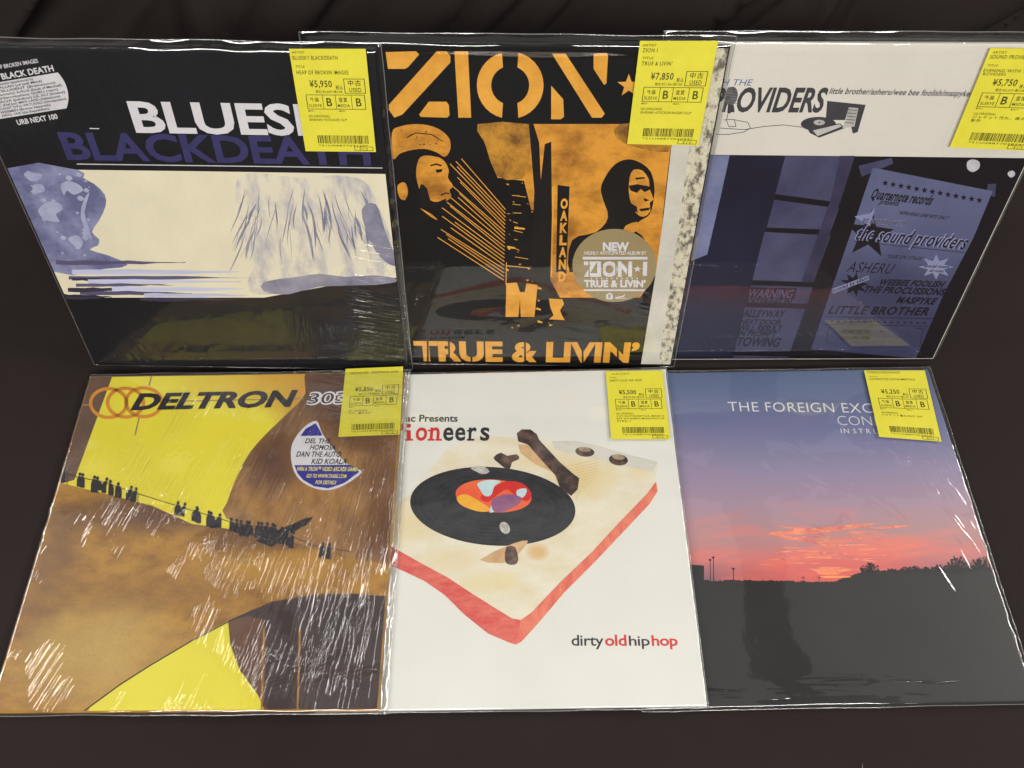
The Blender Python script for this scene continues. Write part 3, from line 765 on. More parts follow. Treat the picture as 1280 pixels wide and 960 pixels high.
for a, b in (((588, 545), (962, 552)), ((585, 572), (945, 578)), ((690, 283), (1075, 322))): i.line(*z8([a, b]), .7)
for k in range(15):
    cx, cy = z8([(612+23*k, 560+.5*k)])[0]; i.poly([(cx+(2 if q % 2 == 0 else .9)*math.sin(q*math.pi/5), cy-(2 if q % 2 == 0 else .9)*math.cos(q*math.pi/5)) for q in range(10)])
i.poly(z8([(690+(52 if q % 2 == 0 else 26)*math.cos(q*math.pi/9), 432+(42 if q % 2 == 0 else 22)*math.sin(q*math.pi/9)) for q in range(18)]))
rotated(i, 'ADMISSION', 640, 604, 740, 606, 14, .02); rotated(i, 'DOORS 9PM', 640, 625, 740, 627, 12, .02)
i.path(z8([(600, 584), (625, 584)]), .8); i.path(z8([(600, 584), (592, 635), (615, 637)]), .8); i.path(z8([(900, 585), (930, 586), (918, 650)]), .8)
i.build('poster_print', DK)
LT = print_mat('pale_lettering', rgb(136, 140, 176), rgb(126, 130, 166), 40)
i = Ink(r, 4.4)
i.poly(z8([(975+(62 if q % 2 == 0 else 30)*math.cos(q*math.pi/8), 372+(44 if q % 2 == 0 else 22)*math.sin(q*math.pi/8)) for q in range(16)]))
i.poly(z8([(612, 448), (738, 402), (742, 416), (616, 464)])); i.poly(z8([(745, 230), (762, 166), (745, 185), (690, 196)]))
rotated(i, 'the sound providers', 688, 274, 1070, 309, 50, .09, .18); rotated(i, 'an evening with', 713, 217, 862, 229, 24, .08, .15)
i.build('poster_shapes', LT)
i = Ink(r, 5)
rotated(i, 'the sound providers', 692, 275.5, 1072, 310, 50, .012, .18); rotated(i, 'an evening with', 714.5, 217.5, 861, 229, 24, .0, .15)
rotated(i, 'hosted by adam', 618, 460, 738, 414, 13, .02, .1); rotated(i, 'special guests', 932, 372, 1020, 376, 10, .02); rotated(i, 'all night', 950, 388, 1000, 391, 9, .02)
i.build('poster_print', DK)
GR = print_mat('charcoal_lettering', rgb(66, 63, 68), rgb(58, 55, 60), 40)
i = Ink(r, 1.5)
i.text('SOUND PROVIDERS', (783, 138.5), (1028, 139.5), 109, .03, .12, 1.0)
i.text('little brother/asheru/wee bee foolish/maspyke/', (1036, 117), (1215, 120.5), 109.5, .018, .22, 1.06)
i.path([(905, 150), (915, 149), (935, 153), (938, 160), (930, 165), (910, 168), (895, 168)], .8); i.path([(900, 160), (930, 162), (955, 158), (980, 156), (1003, 159)], .8)
i.path([(911, 138), (908, 150), (911, 158), (920, 158), (918, 150)], .8)
i.poly([(1034, 126), (1082, 131), (1072, 165), (1066, 167), (1062, 150), (1032, 150)])
i.ellipse((1023, 155), 22, 9); i.poly([(1010, 162), (1050, 154), (1056, 160), (1024, 172), (1012, 166)])
i.build('header_print', GR)
i = Ink(r, 2.2)
i.ellipse((1024, 153), 7, 3.4); i.poly([(1016, 163), (1050, 155), (1052, 158), (1022, 170)]); i.poly([(1061, 134), (1073, 135), (1068, 158), (1053, 160)])
i.build('header_print', print_mat('pale_grey_print', rgb(196, 193, 188), rgb(160, 158, 156), 60))
i = Ink(r, 2.6); i.path([(1031, 159), (1042, 156)], 1.2); i.ellipse((1024, 153), 1.5, .9, 12)
for k in range(5): i.line((1060-k*.9, 137+k*4), (1071-k*.9, 138+k*4), .8)
i.build('header_print', GR)
i = Ink(r, 2.8); i.ellipse((914, 120), 8, 12, 30, rot=12); i.build('printed_microphone', print_mat('microphone_grey_print', rgb(120, 117, 118), rgb(80, 78, 80), 160))
i = Ink(r, 3.2)
for k in range(6): i.line((907.5, 111+k*3.4), (921, 112+k*3.4), .7)
i.poly([(910, 130), (916, 131), (913, 142), (909, 141)])
i.build('printed_microphone', GR)
i = Ink(r, 1.5); i.text('AN EVENING WITH THE', (792, 105.5), (940, 107), 97.5, .0, .18)
i.build('header_print', print_mat('blue_lettering', rgb(84, 104, 158), rgb(78, 98, 150), 40))
price_tag(poster, [(1238, 60), (1340, 61), (1288, 189), (1187, 184)],
    [('ARTIST', .05, .22, .050, .022), ('SOUND PROVIDERS', .04, .58, .098, .036), ('TITLE', .05, .18, .172, .020), ('EVENING WITH THE SOUND P', .03, .93, .225, .030), ('ROVIDERS', .04, .32, .258, .028)],
    '¥5,750', '税抜¥5,227+税10%', 'B', ['MVG++', ('US-ORIGINAL', .40), ('ジャケット汚れ、痛み/2LP 02', .98), ('新作', .24)], '*21U0887702894*', 13)
i = Ink(r, 1, None, TH)
i = Ink(r, 3)
i.poly([(1209, 202), (1216, 199), (1224, 202), (1224, 210), (1216, 215), (1209, 211)], 2); i.poly([(1260, 215), (1266, 213), (1269, 218), (1264, 222), (1260, 219)], 2)
i.build('printed_torn_paper', print_mat('torn_paper_print', rgb(196, 195, 200), rgb(170, 168, 178), 120))

# ================================================================== 4 yellow / brown sleeve
r = yellow
YE = print_mat('yellow_print', rgb(222, 210, 60), rgb(212, 198, 50), 10, (1, 1, 1), (.3, .7), grain=.05, rec=yellow, blobs=[(385, 470, 75, 70, (176, 118, 48), .95), (330, 470, 110, 45, (206, 160, 52), .7)])
TAN = print_mat('gold_brown_print', rgb(172, 126, 48), rgb(128, 88, 38), 48, (1, 1.8, 1), (.36, .70), grain=.22, rec=yellow,
    blobs=[(210, 640, 170, 34, (92, 62, 44), .95), (330, 672, 110, 22, (104, 72, 48), .8), (60, 720, 40, 110, (112, 78, 50), .7), (130, 815, 120, 80, (184, 152, 84), .85), (330, 712, 130, 26, (176, 134, 56), .6), (200, 740, 180, 30, (128, 90, 44), .5)])
TAN2 = print_mat('tan_print', rgb(160, 118, 66), rgb(120, 84, 52), 48, (1.6, .8, 1), (.36, .7), grain=.22, rec=yellow,
    blobs=[(440, 490, 110, 85, (76, 50, 42), 1.0), (345, 570, 46, 60, (84, 56, 44), .95), (490, 560, 50, 120, (92, 62, 46), .8), (480, 665, 60, 50, (92, 62, 46), .8)])
BRN = print_mat('brown_print', rgb(84, 56, 44), rgb(104, 70, 50), 14, (3, 1, 1), (.35, .7), grain=.14)
DRK = print_mat('umber_print', rgb(50, 40, 42), rgb(66, 50, 46), 14, (2, 1, 1), (.35, .7), grain=.12)
SIL = print_mat('silhouette_print', rgb(28, 24, 32), rgb(38, 32, 38), 40)
r.cover(TAN)
Ink(r, .5).poly([(60, 440), (520, 440), (520, 900), (105, 900), (-40, 900), (20, 640)]).build('printed_sky', YE)
def soft(i, pts, mats, name, steps, dx, dy, layer):
    pass
i = Ink(r, 1); i.poly([(60, 455), (146, 455), (93, 600), (20, 620)]); i.build('printed_column', print_mat('taupe_print', rgb(104, 80, 66), rgb(88, 66, 56), 18, (2, 1, 1), grain=.12))
# golden haze in the upper right, then the big curved wall
i = Ink(r, 1.6)
i.poly([(392, 452), (520, 452), (500, 700), (470, 715), (420, 700), (360, 678), (283, 648), (284, 628), (296, 596), (312, 566), (335, 540), (360, 516), (382, 492)], 2)
i.build('printed_wall', TAN2)
# ground sweep
i = Ink(r, 2.8)
i.poly([(20, 640), (58, 598), (85, 606), (130, 617), (190, 632), (240, 655), (300, 663), (360, 676), (430, 697), (500, 708), (490, 900), (475, 745), (440, 742), (395, 743), (340, 752), (285, 776), (240, 800), (190, 829), (150, 855), (112, 885), (105, 900), (-40, 900)])
i.build('printed_slope', TAN)
i = Ink(r, 3.4)
i.poly([(285, 776), (340, 752), (395, 743), (440, 742), (500, 746), (490, 900), (345, 900), (322, 868), (300, 838), (290, 805)], 0)
i.build('printed_arch', DRK)
i = Ink(r, 4)
i.poly([(285, 776), (312, 770), (330, 775), (333, 800), (330, 900), (345, 900), (322, 868), (300, 838), (288, 806)])
i.build('printed_arch', BRN)
i = Ink(r, 4.2)
for x in (328, 373): i.line((x+2, 785), (x-1, 890), 2.2)
i.build('printed_post', TAN)
i = Ink(r, 4); i.path([(105, 889), (150, 856), (190, 830.5), (240, 801), (285, 777.5), (318, 762)], 1.6)
i.build('printed_edge_line', SIL)
# railing and row of tiny onlookers
i = Ink(r, 4.4)
rail = [(74, 588), (95, 596), (130, 603), (175, 618), (230, 635), (300, 656), (340, 660), (392, 682), (440, 690)]
i.path(rail, .9)
def railxy(x):
    for a, b in zip(rail, rail[1:]):
        if a[0] <= x <= b[0]: return a[1]+(b[1]-a[1])*(x-a[0])/(b[0]-a[0])
    return rail[-1][1]
xs = [79, 99, 103, 118, 124, 130, 139, 148, 161, 167, 222, 228, 243, 248, 261, 266, 273, 291, 296, 303, 308, 314, 321, 326, 331, 338, 344, 351, 358, 364, 402, 410]
for k, x in enumerate(xs):
    y = railxy(x); hh = RV.uniform(13, 19); wd = RV.uniform(3.0, 4.6); ln = RV.uniform(-2, 3)
    i.poly([(x-wd, y+hh*.80), (x-wd*.9, y+hh*.2), (x-wd*.5+ln, y-2), (x+wd*.6+ln, y-1), (x+wd, y+hh*.3), (x+wd*.9, y+hh*.85)])
    i.ellipse((x+ln*1.3, y-4.0), 2.0, 2.3, 10)
i.poly([(318, 676), (345, 664), (382, 648), (392, 646), (384, 656), (362, 668), (340, 684)])
for k, x in enumerate(xs[:28:3]): i.line((x+6, railxy(x+6)), (x+5, railxy(x+6)+15), .8)
i.build('printed_onlookers', SIL)
# rings, cross lines and title
GY = print_mat('grey_line_print', rgb(150, 132, 96), rgb(138, 120, 86), 40)
i = Ink(r, 4); i.line((190.5, 466), (186.5, 482), 1.7); i.line((174, 522), (169, 544), 1.7); i.line((100, 506.5), (113, 506.5), 1.7); i.line((205, 502), (380, 498.5), 1.4); i.line((430, 497), (512, 496), 1.2)
i.build('printed_cross_lines', GY)
i = Ink(r, 4.6)
for cx, cy in ((136, 504), (157, 503.5), (180, 503)): i.ring((cx, cy), 22.5, 18, 4.2)
i.build('printed_rings', print_mat('orange_ring_print', rgb(206, 136, 50), rgb(196, 126, 46), 50))
i = Ink(r, 5.2); i.text('DELTRON', (163, 512), (370, 507.5), 493, .045, .22, 1.0); i.build('title_lettering', SIL)
i = Ink(r, 4.8); i.text('3030', (383, 505.5), (452, 504), 491, .06, .1, .95); i.build('title_lettering', WHITEP)
i = Ink(r, 5.4); i.text('3030', (384, 505), (451, 503.6), 491.6, .0, .1, .98); i.build('title_lettering', SIL)
# torn blue and white sticker
base = TH+.0006
cres = [(395.5, 526), (380, 534), (367.5, 550), (363.5, 565), (366, 585), (375, 600), (392, 610), (411, 612.5), (431, 606), (452.5, 590), (440, 584), (425, 571), (412, 555), (402, 540)]
idm = lambda x, y: yellow.uv(x, y, base)
st = disc(yellow, idm, base, .0002, print_mat('sticker_white', rgb(206, 205, 210), rgb(196, 195, 202), 50), 'sticker', pts=smooth_poly(cres, 3))
BLU = print_mat('sticker_blue', rgb(48, 46, 140), rgb(42, 40, 126), 50)
i = Ink(yellow, 1, idm, base); i.poly([(394.5, 529), (382, 536), (375.5, 545), (403, 544.5), (400, 538)]); i.poly([(368, 581.5), (372, 592), (379, 600), (393, 608), (411, 610.5), (430, 604), (449, 590), (443, 584), (436, 581)])
i.build('sticker_band', BLU, st)
i = Ink(yellow, 1.8, idm, base)
for t, x0, x1, y, h in (('DEL THE', 381, 413, 554, 6), ('HOMOSA', 387, 419, 562, 6), ('DAN THE AUTO', 370, 426, 570.8, 6.5), ('KID KOALA', 389, 433, 579.8, 6.5)): i.text(t, (x0, y), (x1, y+.3), y-h, .02, .2)
i.build('sticker_print', SIL, st)
i = Ink(yellow, 1.8, idm, base)
for t, x0, x1, y, h in (('WIN A TRON™ VIDEO ARCADE GAME', 371, 446, 588.5, 5), ('GO TO WWW.75ARK.COM', 383, 433, 597, 4.5), ('FOR DETAILS', 394, 420, 605, 4.5)): i.text(t, (x0, y), (x1, y+.5), y-h, .02, .2)
i.build('sticker_print', print_mat('sticker_yellow', rgb(226, 216, 90)), st)
price_tag(yellow, [(432, 461), (504, 458), (500, 543), (423, 546)],
    [('DELTRON 3030', .10, .40, .09, .030), ('DELTRON 3030', .46, .92, .09, .030)],
    '¥5,850', '税抜¥5,318+税10%', 'B', ['MVG++', ('UK-ORIGINAL', .44), ('コバ・痛み/2LP', .50)], '*21U0187842120*', 14, above=False)

# ================================================================== 5 white sleeve with turntable picture
r = white
r.cover(print_mat('sleeve_white', rgb(219, 218, 213), rgb(213, 212, 206), 7, rough=.34, grain=.02))
CR = print_mat('cream_body_print', rgb(226, 212, 176), rgb(220, 214, 196), 16, (1, 1, 1), (.35, .65), grain=.06)
i = Ink(r, 1); i.poly([(470, 650), (512, 618), (560, 560), (600, 545), (668, 548), (700, 552), (745, 556), (824, 582), (818, 600), (820, 612), (650, 800), (640, 806), (560, 745), (498, 690)])
i.build('printed_turntable', print_mat('body_white_print', rgb(220, 214, 196), rgb(212, 200, 168), 30, (1, 2, 1), (.4, .7), rec=white, blobs=[(512, 655, 40, 34, (216, 198, 154), .75), (560, 700, 52, 20, (214, 196, 152), .7), (612, 728, 44, 20, (216, 200, 150), .75), (732, 596, 52, 32, (216, 196, 142), .8), (670, 575, 44, 16, (220, 204, 160), .6), (800, 590, 24, 14, (218, 200, 150), .6), (672, 690, 16, 12, (206, 164, 96), .8), (645, 664, 70, 12, (214, 190, 140), .5)]))
RED = print_mat('red_side_print', rgb(200, 76, 72), rgb(214, 112, 98), 60, (1, 3, 1), (.35, .65), grain=.12)
RED2 = print_mat('coral_side_print', rgb(224, 132, 106), rgb(208, 96, 82), 50, (3, 1, 1), (.35, .65), grain=.12)
i = Ink(r, 2.4); i.poly([(470, 670), (498, 688), (530, 706), (560, 722), (590, 742), (622, 762), (640, 773), (651, 775), (652, 790), (645, 806), (636, 803), (610, 792), (580, 768), (556, 744), (530, 726), (500, 712), (470, 700)]); i.build('printed_turntable', RED)
i = Ink(r, 2.6); i.poly([(651, 775), (664, 766), (700, 728), (740, 690), (775, 652), (808, 618), (820, 602), (822, 614), (812, 630), (780, 664), (742, 704), (706, 740), (672, 780), (652, 802), (645, 806), (648, 790)]); i.build('printed_turntable', RED2)
i = Ink(r, 3); i.ellipse((616, 633), 103.5, 49, 64, rot=4); i.build('printed_disc', print_mat('vinyl_print', rgb(34, 34, 37), rgb(52, 52, 56), 60, (1, 2, 1), rough=.4, grain=.2))
i = Ink(r, 3.6)
for a in (.55, .64, .73, .82, .91): i.ring((616, 633), 103.5*a, 49*a, .5, rot=4)
i.build('printed_groove', print_mat('groove_print', rgb(62, 62, 66), rgb(56, 56, 60), 60))
i = Ink(r, 4); i.ellipse((617, 620), 47.5, 20.5, 44, rot=4); i.build('printed_label', print_mat('label_orange_print', rgb(226, 112, 62), rgb(220, 84, 60), 30))
i = Ink(r, 4.6); i.poly([(571, 622), (582, 618), (598, 626), (612, 636), (606, 640), (592, 638), (576, 631)], 3); i.build('printed_label', print_mat('label_yellow_print', rgb(232, 178, 52), rgb(226, 160, 48), 40))
i = Ink(r, 4.6); i.poly([(600, 622), (616, 610), (632, 602), (652, 604), (664, 616), (660, 626), (646, 622), (634, 612), (620, 620), (610, 628)], 3); i.build('printed_label', print_mat('label_red_print', rgb(208, 52, 48), rgb(196, 44, 44), 40))
i = Ink(r, 5.2); i.poly([(597, 604), (612, 600), (626, 602), (618, 608), (614, 619), (606, 620), (600, 612)], 3); i.poly([(646, 613), (658, 611), (656, 620), (648, 623)], 3); i.poly([(614, 632), (622, 628), (620, 638), (612, 641)], 2); i.build('printed_label', print_mat('label_blue_print', rgb(170, 200, 208), rgb(196, 214, 216), 60))
i = Ink(r, 5.4); i.poly([(616, 624), (634, 618), (652, 622), (646, 632), (628, 640), (616, 638)], 3); i.build('printed_label', print_mat('label_plum_print', rgb(122, 84, 132), rgb(150, 96, 120), 90))
ARM = print_mat('arm_brown_print', rgb(58, 48, 48), rgb(112, 88, 76), 80, (1, 1, 1), (.42, .66), grain=.2)
i = Ink(r, 4.2); i.poly([(648, 556), (662, 556), (690, 585), (690, 590), (668, 580), (650, 566)]); i.poly([(600, 700), (640, 680), (660, 676), (652, 688), (640, 700), (628, 704)], 2); i.build('printed_arm', print_mat('arm_tan_print', rgb(190, 150, 110), rgb(208, 176, 132), 60))
i = Ink(r, 4.8)
i.poly([(646, 542), (652, 537), (663, 537), (671, 543), (674, 550), (700, 578), (716, 592), (724, 598), (722, 612), (714, 620), (700, 610), (694, 594), (672, 570), (660, 556), (648, 552)])
i.poly([(617, 572), (626, 566), (634, 570), (646, 568), (649, 574), (640, 578), (636, 588), (622, 578)], 2)
i.poly([(633, 684), (644, 684), (648, 700), (643, 706), (634, 705), (631, 698)], 2)
i.ellipse((731, 565), 12, 6, 20, rot=6); i.ellipse((773, 575), 12, 7, 20, rot=6)
i.build('printed_arm', ARM)
i = Ink(r, 4.2); i.poly([(690, 552), (722, 552), (822, 578), (816, 590), (745, 574), (694, 562)]); i.build('printed_control_strip', print_mat('strip_grey_print', rgb(206, 204, 196), rgb(196, 192, 182), 30))
i = Ink(r, 5.4); i.ellipse((731, 562), 8, 3, 16, rot=6); i.ellipse((773, 571.5), 8, 3.4, 16, rot=6); i.build('printed_knob', print_mat('knob_tan_print', rgb(170, 150, 124), rgb(120, 104, 90), 120))
i = Ink(r, 5.4); i.ellipse((631, 660), 6, 8, 20, rot=-30); i.poly([(588, 585), (604, 583), (612, 590), (603, 593), (596, 590)], 2); i.build('printed_glint', print_mat('glint_print', rgb(150, 150, 140), rgb(200, 198, 192), 120))
SLAT = print_mat('slat_print', rgb(206, 178, 120), rgb(214, 192, 142), 60)
i = Ink(r, 3)
for k in range(14): i.line((706+k*1.2, 584+k*3.3), (748+k*.9-k*k*.25, 574+k*3.7), .7)
i.build('printed_slat', SLAT)
CHAR = print_mat('charcoal_print', rgb(46, 43, 45), rgb(54, 50, 52), 60); REDL = print_mat('red_lettering', rgb(200, 58, 54), rgb(192, 54, 50), 60)
i = Ink(r, 2); i.text('Cad', (474, 527), (500, 527), 518.5, .02); i.text('ac Presents', (507, 527), (572, 527), 518.5, .022)
i.build('lettering', CHAR)
def slab(i, cols, xs_, y, h):
    for (ch, x0, x1) in xs_:
        i.text(ch, (x0, y), (x1, y), y-h, .035)
def serif(i, x0, x1, y, th=2.0): i.poly([(x0, y-th), (x1, y-th), (x1, y+.4), (x0, y+.4)])
i = Ink(r, 2)
i.poly([(508.6, 538.0), (513.6, 538.0), (513.6, 549.5), (508.6, 549.5)]); i.ellipse((510.8, 532.2), 3.1, 2.7, 20)
i.text('o', (519, 550.3), (533.5, 550.3), 526.8, .02)
i.text('n', (537, 550.3), (549, 550.3), 526.8, .02)
for a, b in ((505.8, 516.4), (534.5, 543.2), (544.5, 552.2)): serif(i, a, b, 550.6)
serif(i, 506, 510, 539.4); serif(i, 534.6, 538, 539.0, 1.6)
i.text('P', (480, 550.3), (503, 550.3), 526.8, .02)
i.build('lettering', REDL)
i = Ink(r, 2)
for x0, x1 in ((553.5, 566.5), (568.5, 581.5)): i.text('e', (x0, 550.3), (x1, 550.3), 526.8, .02)
i.text('r', (585.5, 550.3), (595.5, 550.3), 526.8, .02); serif(i, 583.6, 593, 550.6); serif(i, 583.8, 586.8, 539.2, 1.6)
i.text('s', (600, 550.3), (611.8, 550.3), 526.8, .02)
i.build('lettering', CHAR)
i = Ink(r, 2); i.text('dirty', (714.5, 807), (754.8, 807), 793.5, .01, 0, .93); i.text('hip', (786.5, 807), (812.5, 807), 794.5, .01, 0, .93); i.build('lettering', CHAR)
i = Ink(r, 2); i.text('old', (756.5, 807), (783.5, 807), 793.5, .02, 0, .95); i.text('hop', (815, 807), (847.5, 807), 794, .02, 0, .95); i.build('lettering', REDL)
price_tag(white, [(757, 464), (828, 463), (838, 549), (764, 549)],
    [('ARTIST', .10, .42, .055, .018), ('TITLE', .06, .18, .110, .018), ('DIRTY OLD HIP HOP', .06, .62, .160, .030)],
    '¥5,500', '税抜¥5,000+税10%', 'B', ['MVG+', ('UK-ORIGINAL', .42), ('CUT-OUT/INSERT:U.S. MADE N', .94), ('EXT WAVE/IMAS MANUFACT UR', .94), ('STRD-1', .36)], '*21U0887702868*', 15)

# ================================================================== 6 sunset sleeve
r = sunset
def sunset_mat():
    m = bpy.data.materials.new('sunset_print'); m.use_nodes = True; nt = m.node_tree
    b = nt.nodes['Principled BSDF']; b.inputs['Roughness'].default_value = .35; b.inputs['Specular IOR Level'].default_value = .4
    tc = N(nt, 'ShaderNodeTexCoord'); sp = N(nt, 'ShaderNodeSeparateXYZ'); L(nt, tc, 'Object', sp, 0)
    v = MA(nt, 'ADD', MA(nt, 'DIVIDE', sp.outputs[1], SZ), .5)
    cr = N(nt, 'ShaderNodeValToRGB'); nt.links.new(v, cr.inputs[0])
    e = cr.color_ramp.elements
    rows = [(745, (34, 31, 31)), (732, (60, 46, 52)), (722, (124, 86, 98)), (700, (188, 112, 110)), (668, (172, 132, 134)), (630, (160, 134, 152)), (590, (140, 130, 160)), (540, (106, 110, 148)), (465, (76, 92, 126))]
    st_ = [((sunset.uv(1000, y).y/SZ+.5), rgb(*c)) for y, c in rows]
    e[0].position, e[0].color = st_[0]; e[1].position, e[1].color = st_[-1]
    for p, c in st_[1:-1]:
        x = e.new(p); x.color = c
    # pink cloud streaks
    mp = N(nt, 'ShaderNodeMapping'); mp.inputs['Scale'].default_value = (6, 30, 1); mp.inputs['Rotation'].default_value = (0, 0, -.10); L(nt, tc, 'Object', mp, 0)
    n = N(nt, 'ShaderNodeTexNoise', i_Scale=1.0, i_Detail=6.0, i_Roughness=.6, i_Distortion=1.2); L(nt, mp, 0, n, 'Vector')
    k = MA(nt, 'MINIMUM', MA(nt, 'MAXIMUM', MA(nt, 'MULTIPLY', MA(nt, 'SUBTRACT', n.outputs[0], .47), 5.0), 0.0), 1.0)
    c0 = sunset.uv(1040, 690)
    du = MA(nt, 'POWER', MA(nt, 'DIVIDE', MA(nt, 'SUBTRACT', sp.outputs[0], c0.x), .16), 2.0)
    dv = MA(nt, 'POWER', MA(nt, 'DIVIDE', MA(nt, 'SUBTRACT', sp.outputs[1], c0.y), .05), 2.0)
    reg = MA(nt, 'MAXIMUM', MA(nt, 'SUBTRACT', 1.0, MA(nt, 'ADD', du, dv)), 0.0)
    f = MA(nt, 'MULTIPLY', k, MA(nt, 'POWER', reg, .7))
    mx = N(nt, 'ShaderNodeMix', data_type='RGBA'); nt.links.new(f, mx.inputs[0]); L(nt, cr, 0, mx, 6); mx.inputs[7].default_value = rgb(236, 118, 98)
    # low glow by the horizon
    c1 = sunset.uv(1040, 722)
    du = MA(nt, 'POWER', MA(nt, 'DIVIDE', MA(nt, 'SUBTRACT', sp.outputs[0], c1.x), .11), 2.0)
    dv = MA(nt, 'POWER', MA(nt, 'DIVIDE', MA(nt, 'SUBTRACT', sp.outputs[1], c1.y), .028), 2.0)
    g = MA(nt, 'MAXIMUM', MA(nt, 'SUBTRACT', 1.0, MA(nt, 'ADD', du, dv)), 0.0)
    mx2 = N(nt, 'ShaderNodeMix', data_type='RGBA'); nt.links.new(MA(nt, 'MULTIPLY', g, .75), mx2.inputs[0]); L(nt, mx, 2, mx2, 6); mx2.inputs[7].default_value = rgb(232, 92, 72)
    # wide pale veils higher up
    mp3 = N(nt, 'ShaderNodeMapping'); mp3.inputs['Scale'].default_value = (4, 13, 1); mp3.inputs['Rotation'].default_value = (0, 0, .5); L(nt, tc, 'Object', mp3, 0)
    n3 = N(nt, 'ShaderNodeTexNoise', i_Scale=1.0, i_Detail=5.0); L(nt, mp3, 0, n3, 'Vector')
    q = MA(nt, 'MULTIPLY', MA(nt, 'MINIMUM', MA(nt, 'MAXIMUM', MA(nt, 'MULTIPLY', MA(nt, 'SUBTRACT', n3.outputs[0], .5), 4.0), 0.0), 1.0), .22)
    mx3 = N(nt, 'ShaderNodeMix', data_type='RGBA'); nt.links.new(q, mx3.inputs[0]); L(nt, mx2, 2, mx3, 6); mx3.inputs[7].default_value = rgb(176, 130, 150)
    L(nt, mx3, 2, b, 'Base Color')
    return m
r.cover(sunset_mat())
GRD = print_mat('dusk_ground_print', rgb(30, 28, 28), rgb(38, 35, 34), 9)
i = Ink(r, 1)
P = [(800, 727)]
for x in [806+1.6*q for q in range(322)]:
    if x < 885: y = 725
    elif x < 1045: y = 726.5-1.0*math.sin((x-885)/30)
    elif x < 1080: y = 726-(x-1045)*.32
    elif x < 1120: y = 714.5-math.sin((x-1080)/13)
    else: y = 713-(x-1120)*.02
    P.append((x, y+RV.uniform(-1.3, .8)-(RV.uniform(0, 3.5) if x > 1085 and RV.random() < .35 else 0)))
i.poly(P+[(1330, 900), (800, 900)])
i.poly([(820, 705), (866, 706), (880, 707), (880, 735), (820, 735)])
i.build('printed_ground', GRD)
TRE = print_mat('tree_silhouette_print', rgb(26, 23, 27), rgb(34, 29, 32), 60)
i = Ink(r, 1.8)
def bush(cx, cy, rx_, ry_, n):
    for k in range(n):
        a = RV.uniform(-math.pi, 0); d = RV.uniform(.1, 1)**.6; ex, ey = cx+rx_*d*math.cos(a), cy+ry_*d*math.sin(a)
        i.line((cx+RV.uniform(-rx_*.3, rx_*.3), cy+1), (ex, ey), .55)
        if d > .5: i.ellipse((ex, ey), RV.uniform(.7, 1.7), RV.uniform(.6, 1.3), 6)
bush(1140, 714, 14, 7, 50); bush(1176, 715, 12, 9, 50); bush(1214, 715, 12, 10, 50); bush(1198, 716, 17, 21, 130); bush(1228, 712, 17, 16, 100); bush(1087, 715, 13, 11, 60); bush(1250, 706, 14, 16, 50); bush(1160, 715, 22, 6, 60); bush(1125, 715, 20, 5, 40)
for x, y in ((888, 700), (892, 697), (917, 711)): i.line((x, 727), (x-.3, y), .9); i.ellipse((x-.5, y), 2, 1.3, 8)
for x in (1004, 1024): i.line((x, 727), (x, 720), .6); i.line((x-3, 722), (x+3, 722), .5)
i.build('printed_trees', TRE)
i = Ink(r, 1.2)
for P in ([(966, 657), (1010, 660), (1060, 656), (1096, 654), (1060, 662), (1012, 668), (978, 668), (1010, 674), (1030, 680), (1042, 684), (1012, 678), (975, 672), (962, 666), (992, 662)],
          [(982, 688), (1020, 688), (1050, 692), (1075, 698), (1098, 702), (1070, 700), (1040, 694), (1010, 690)],
          [(1020, 712), (1040, 708), (1066, 712), (1044, 716), (1024, 716)]): i.poly(P, 3)
for k in range(34):
    cx, cy = RV.gauss(1045, 52), RV.uniform(656, 716); ln = RV.uniform(8, 34); th = RV.uniform(.4, 1.5); sl = RV.uniform(-.10, .06)
    i.poly([(cx-ln, cy-sl*ln), (cx-ln*.3, cy-th), (cx+ln*.4, cy-th*.6+sl*ln*.4), (cx+ln, cy+sl*ln), (cx+ln*.2, cy+th*.7)], 2)
i.build('printed_cloud', print_mat('cloud_peach_print', rgb(236, 146, 112), rgb(200, 108, 104), 90, (1, 2, 1), (.4, .62)))
i = Ink(r, 2); i.ellipse((1038, 713), 22, 1.3, 24); i.ellipse((1036, 717), 15, 1.4, 24); i.ellipse((1044, 721), 20, 1.5, 24); i.build('printed_sun_glow', print_mat('sun_print', rgb(252, 168, 104), rgb(244, 124, 84), 60))
i = Ink(r, 1.2)
i.text('THE FOREIGN EXCHANGE', (911, 514), (1166, 517), 502, -.006, 0, 1.05)
i.text('CONNECTED', (1048, 531.5), (1168, 533), 519.5, -.018, 0, 1.0)
i.text('INSTRUMENTALS', (1051.5, 541.5), (1166, 543), 535.5, .0, 0, 1.5)
i.build('title_lettering', WHITEP)
price_tag(sunset, [(1080, 463), (1156, 463), (1177, 552), (1099, 546)],
    [('FOREIGN EXCHANGE', .05, .58, .045, .030), ('TITLE', .06, .20, .105, .018), ('CONNECTED INSTRUMENTALS', .06, .80, .150, .030)],
    '¥5,250', '税抜¥4,773+税10%', 'B', ['MVG++', ('US-ORIGINAL', .40), ('ジャケット痛み/INST 2LP', .78)], '*21U0887702858*', 16)

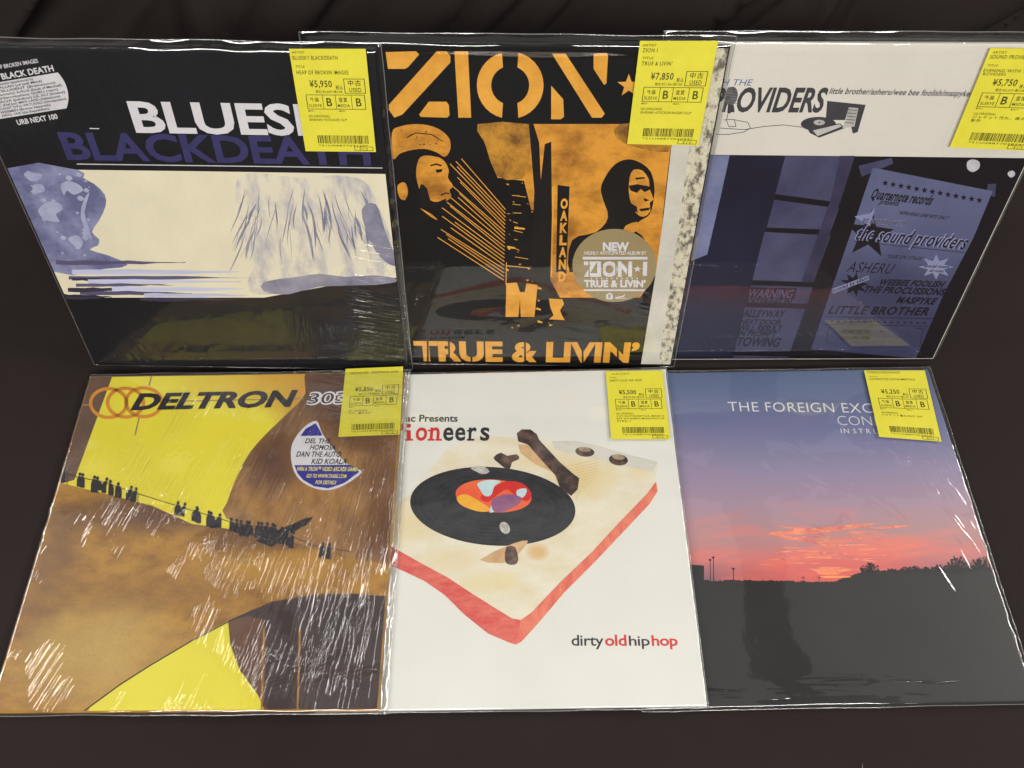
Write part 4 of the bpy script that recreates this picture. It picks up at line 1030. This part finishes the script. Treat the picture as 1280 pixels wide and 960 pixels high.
# ------------------------------------------------------------------ bags
h = SZ/2
pouch(blue, film_mat('shrink_film_upper_left', 1.6, .8, [(20, 170, 12, .00022, -.10, .11, .10, .05, .56), (25, 150, 12, .00028, -.12, -.12, .06, .06, .55), (80, 150, 12, .00030, .14, -.08, .035, .10, .6), (-5, 150, 12, .00024, .06, -.13, .12, .045, .6), (0, 170, 20, .00024, 0, .143, .16, .014, .62)], .004, .04),
      -h-.003, h+.005, -h-.002, h+.0065, [(.12, .14, .05, .02, .002)], 1)
pouch(orange, film_mat('film_upper_middle', .5, .45, [(80, 60, 8, .00012, .10, -.09, .09, .08, .5)], .003, .02),
      -h-.006, h+.004, -h-.005, h+.0065, [(0, h, .2, .012, .003)], 2)
pouch(poster, film_mat('film_upper_right', .5, .5, [(60, 60, 6, .00015, .0, .15, .2, .012, .5)], .003, .02),
      -h-.004, h+.003, -h-.001, h+.0075, [(-.02, h, .16, .010, .002)], 3)
pouch(yellow, film_mat('shrink_film_lower_left', 1.5, .6, [(-17, 210, 1.9, .00036, .00, .05, .12, .12, .56), (-13, 260, 4, .0002, .06, -.04, .12, .16, .55), (-8, 160, 10, .00045, .125, -.05, .05, .14, .66), (-75, 130, 8, .00042, .11, -.13, .06, .025, .56), (-22, 220, 5, .0002, -.04, -.13, .15, .04, .47), (75, 70, 6, .0006, .12, .14, .06, .03, .7), (-20, 150, 9, .0002, -.135, .0, .025, .15, .46)], .012, .05, 2.7),
      -h-.002, h+.006, -h-.002, h+.004, [(.145, -.03, .014, .065, .0050), (-.135, .09, .03, .03, .0003)], 4)
pouch(white, film_mat('film_lower_middle', .4, .5, (), .008, .05),
      -h-.004, h+.0015, -h-.0012, h+.003, [(0, -h, .2, .006, .001)], 5)
pouch(sunset, film_mat('film_lower_right', .5, .9, [(50, 25, 5, .0004, .06, .04, .10, .08, .5), (88, 60, 5, .0005, .0, -.145, .15, .012, .6), (20, 50, 5, .0004, .13, .02, .03, .13, .55)], .012, .03),
      -h-.004, h+.005, -h-.0015, h+.004, [(-.01, -.148, .1, .016, .0022)], 6)

# ------------------------------------------------------------------ a bit of lint on the cloth
vs = []; fs = []
A = Vector((.272, -.317, .0012))
for k in range(9):
    t = k/8; c = A+Vector((.005*t+.0006*math.sin(5*t), .0125*t, .0007*math.sin(math.pi*t)))
    for q in range(5):
        a = q*2*math.pi/5; vs.append((c.x+.00035*math.cos(a)*(1-.5*t), c.y, c.z+.0003*math.sin(a)))
for k in range(8):
    for q in range(5): fs.append((k*5+q, k*5+(q+1) % 5, k*5+5+(q+1) % 5, k*5+5+q))
fs += [(4, 3, 2, 1, 0), (40, 41, 42, 43, 44)]
o = mesh_obj('lint_thread', vs, fs, print_mat('lint', (.35, .3, .27, 1)), None, True)
o['label'] = 'tiny pale thread of lint on the dark cloth below the sunset sleeve'; o['category'] = 'lint'
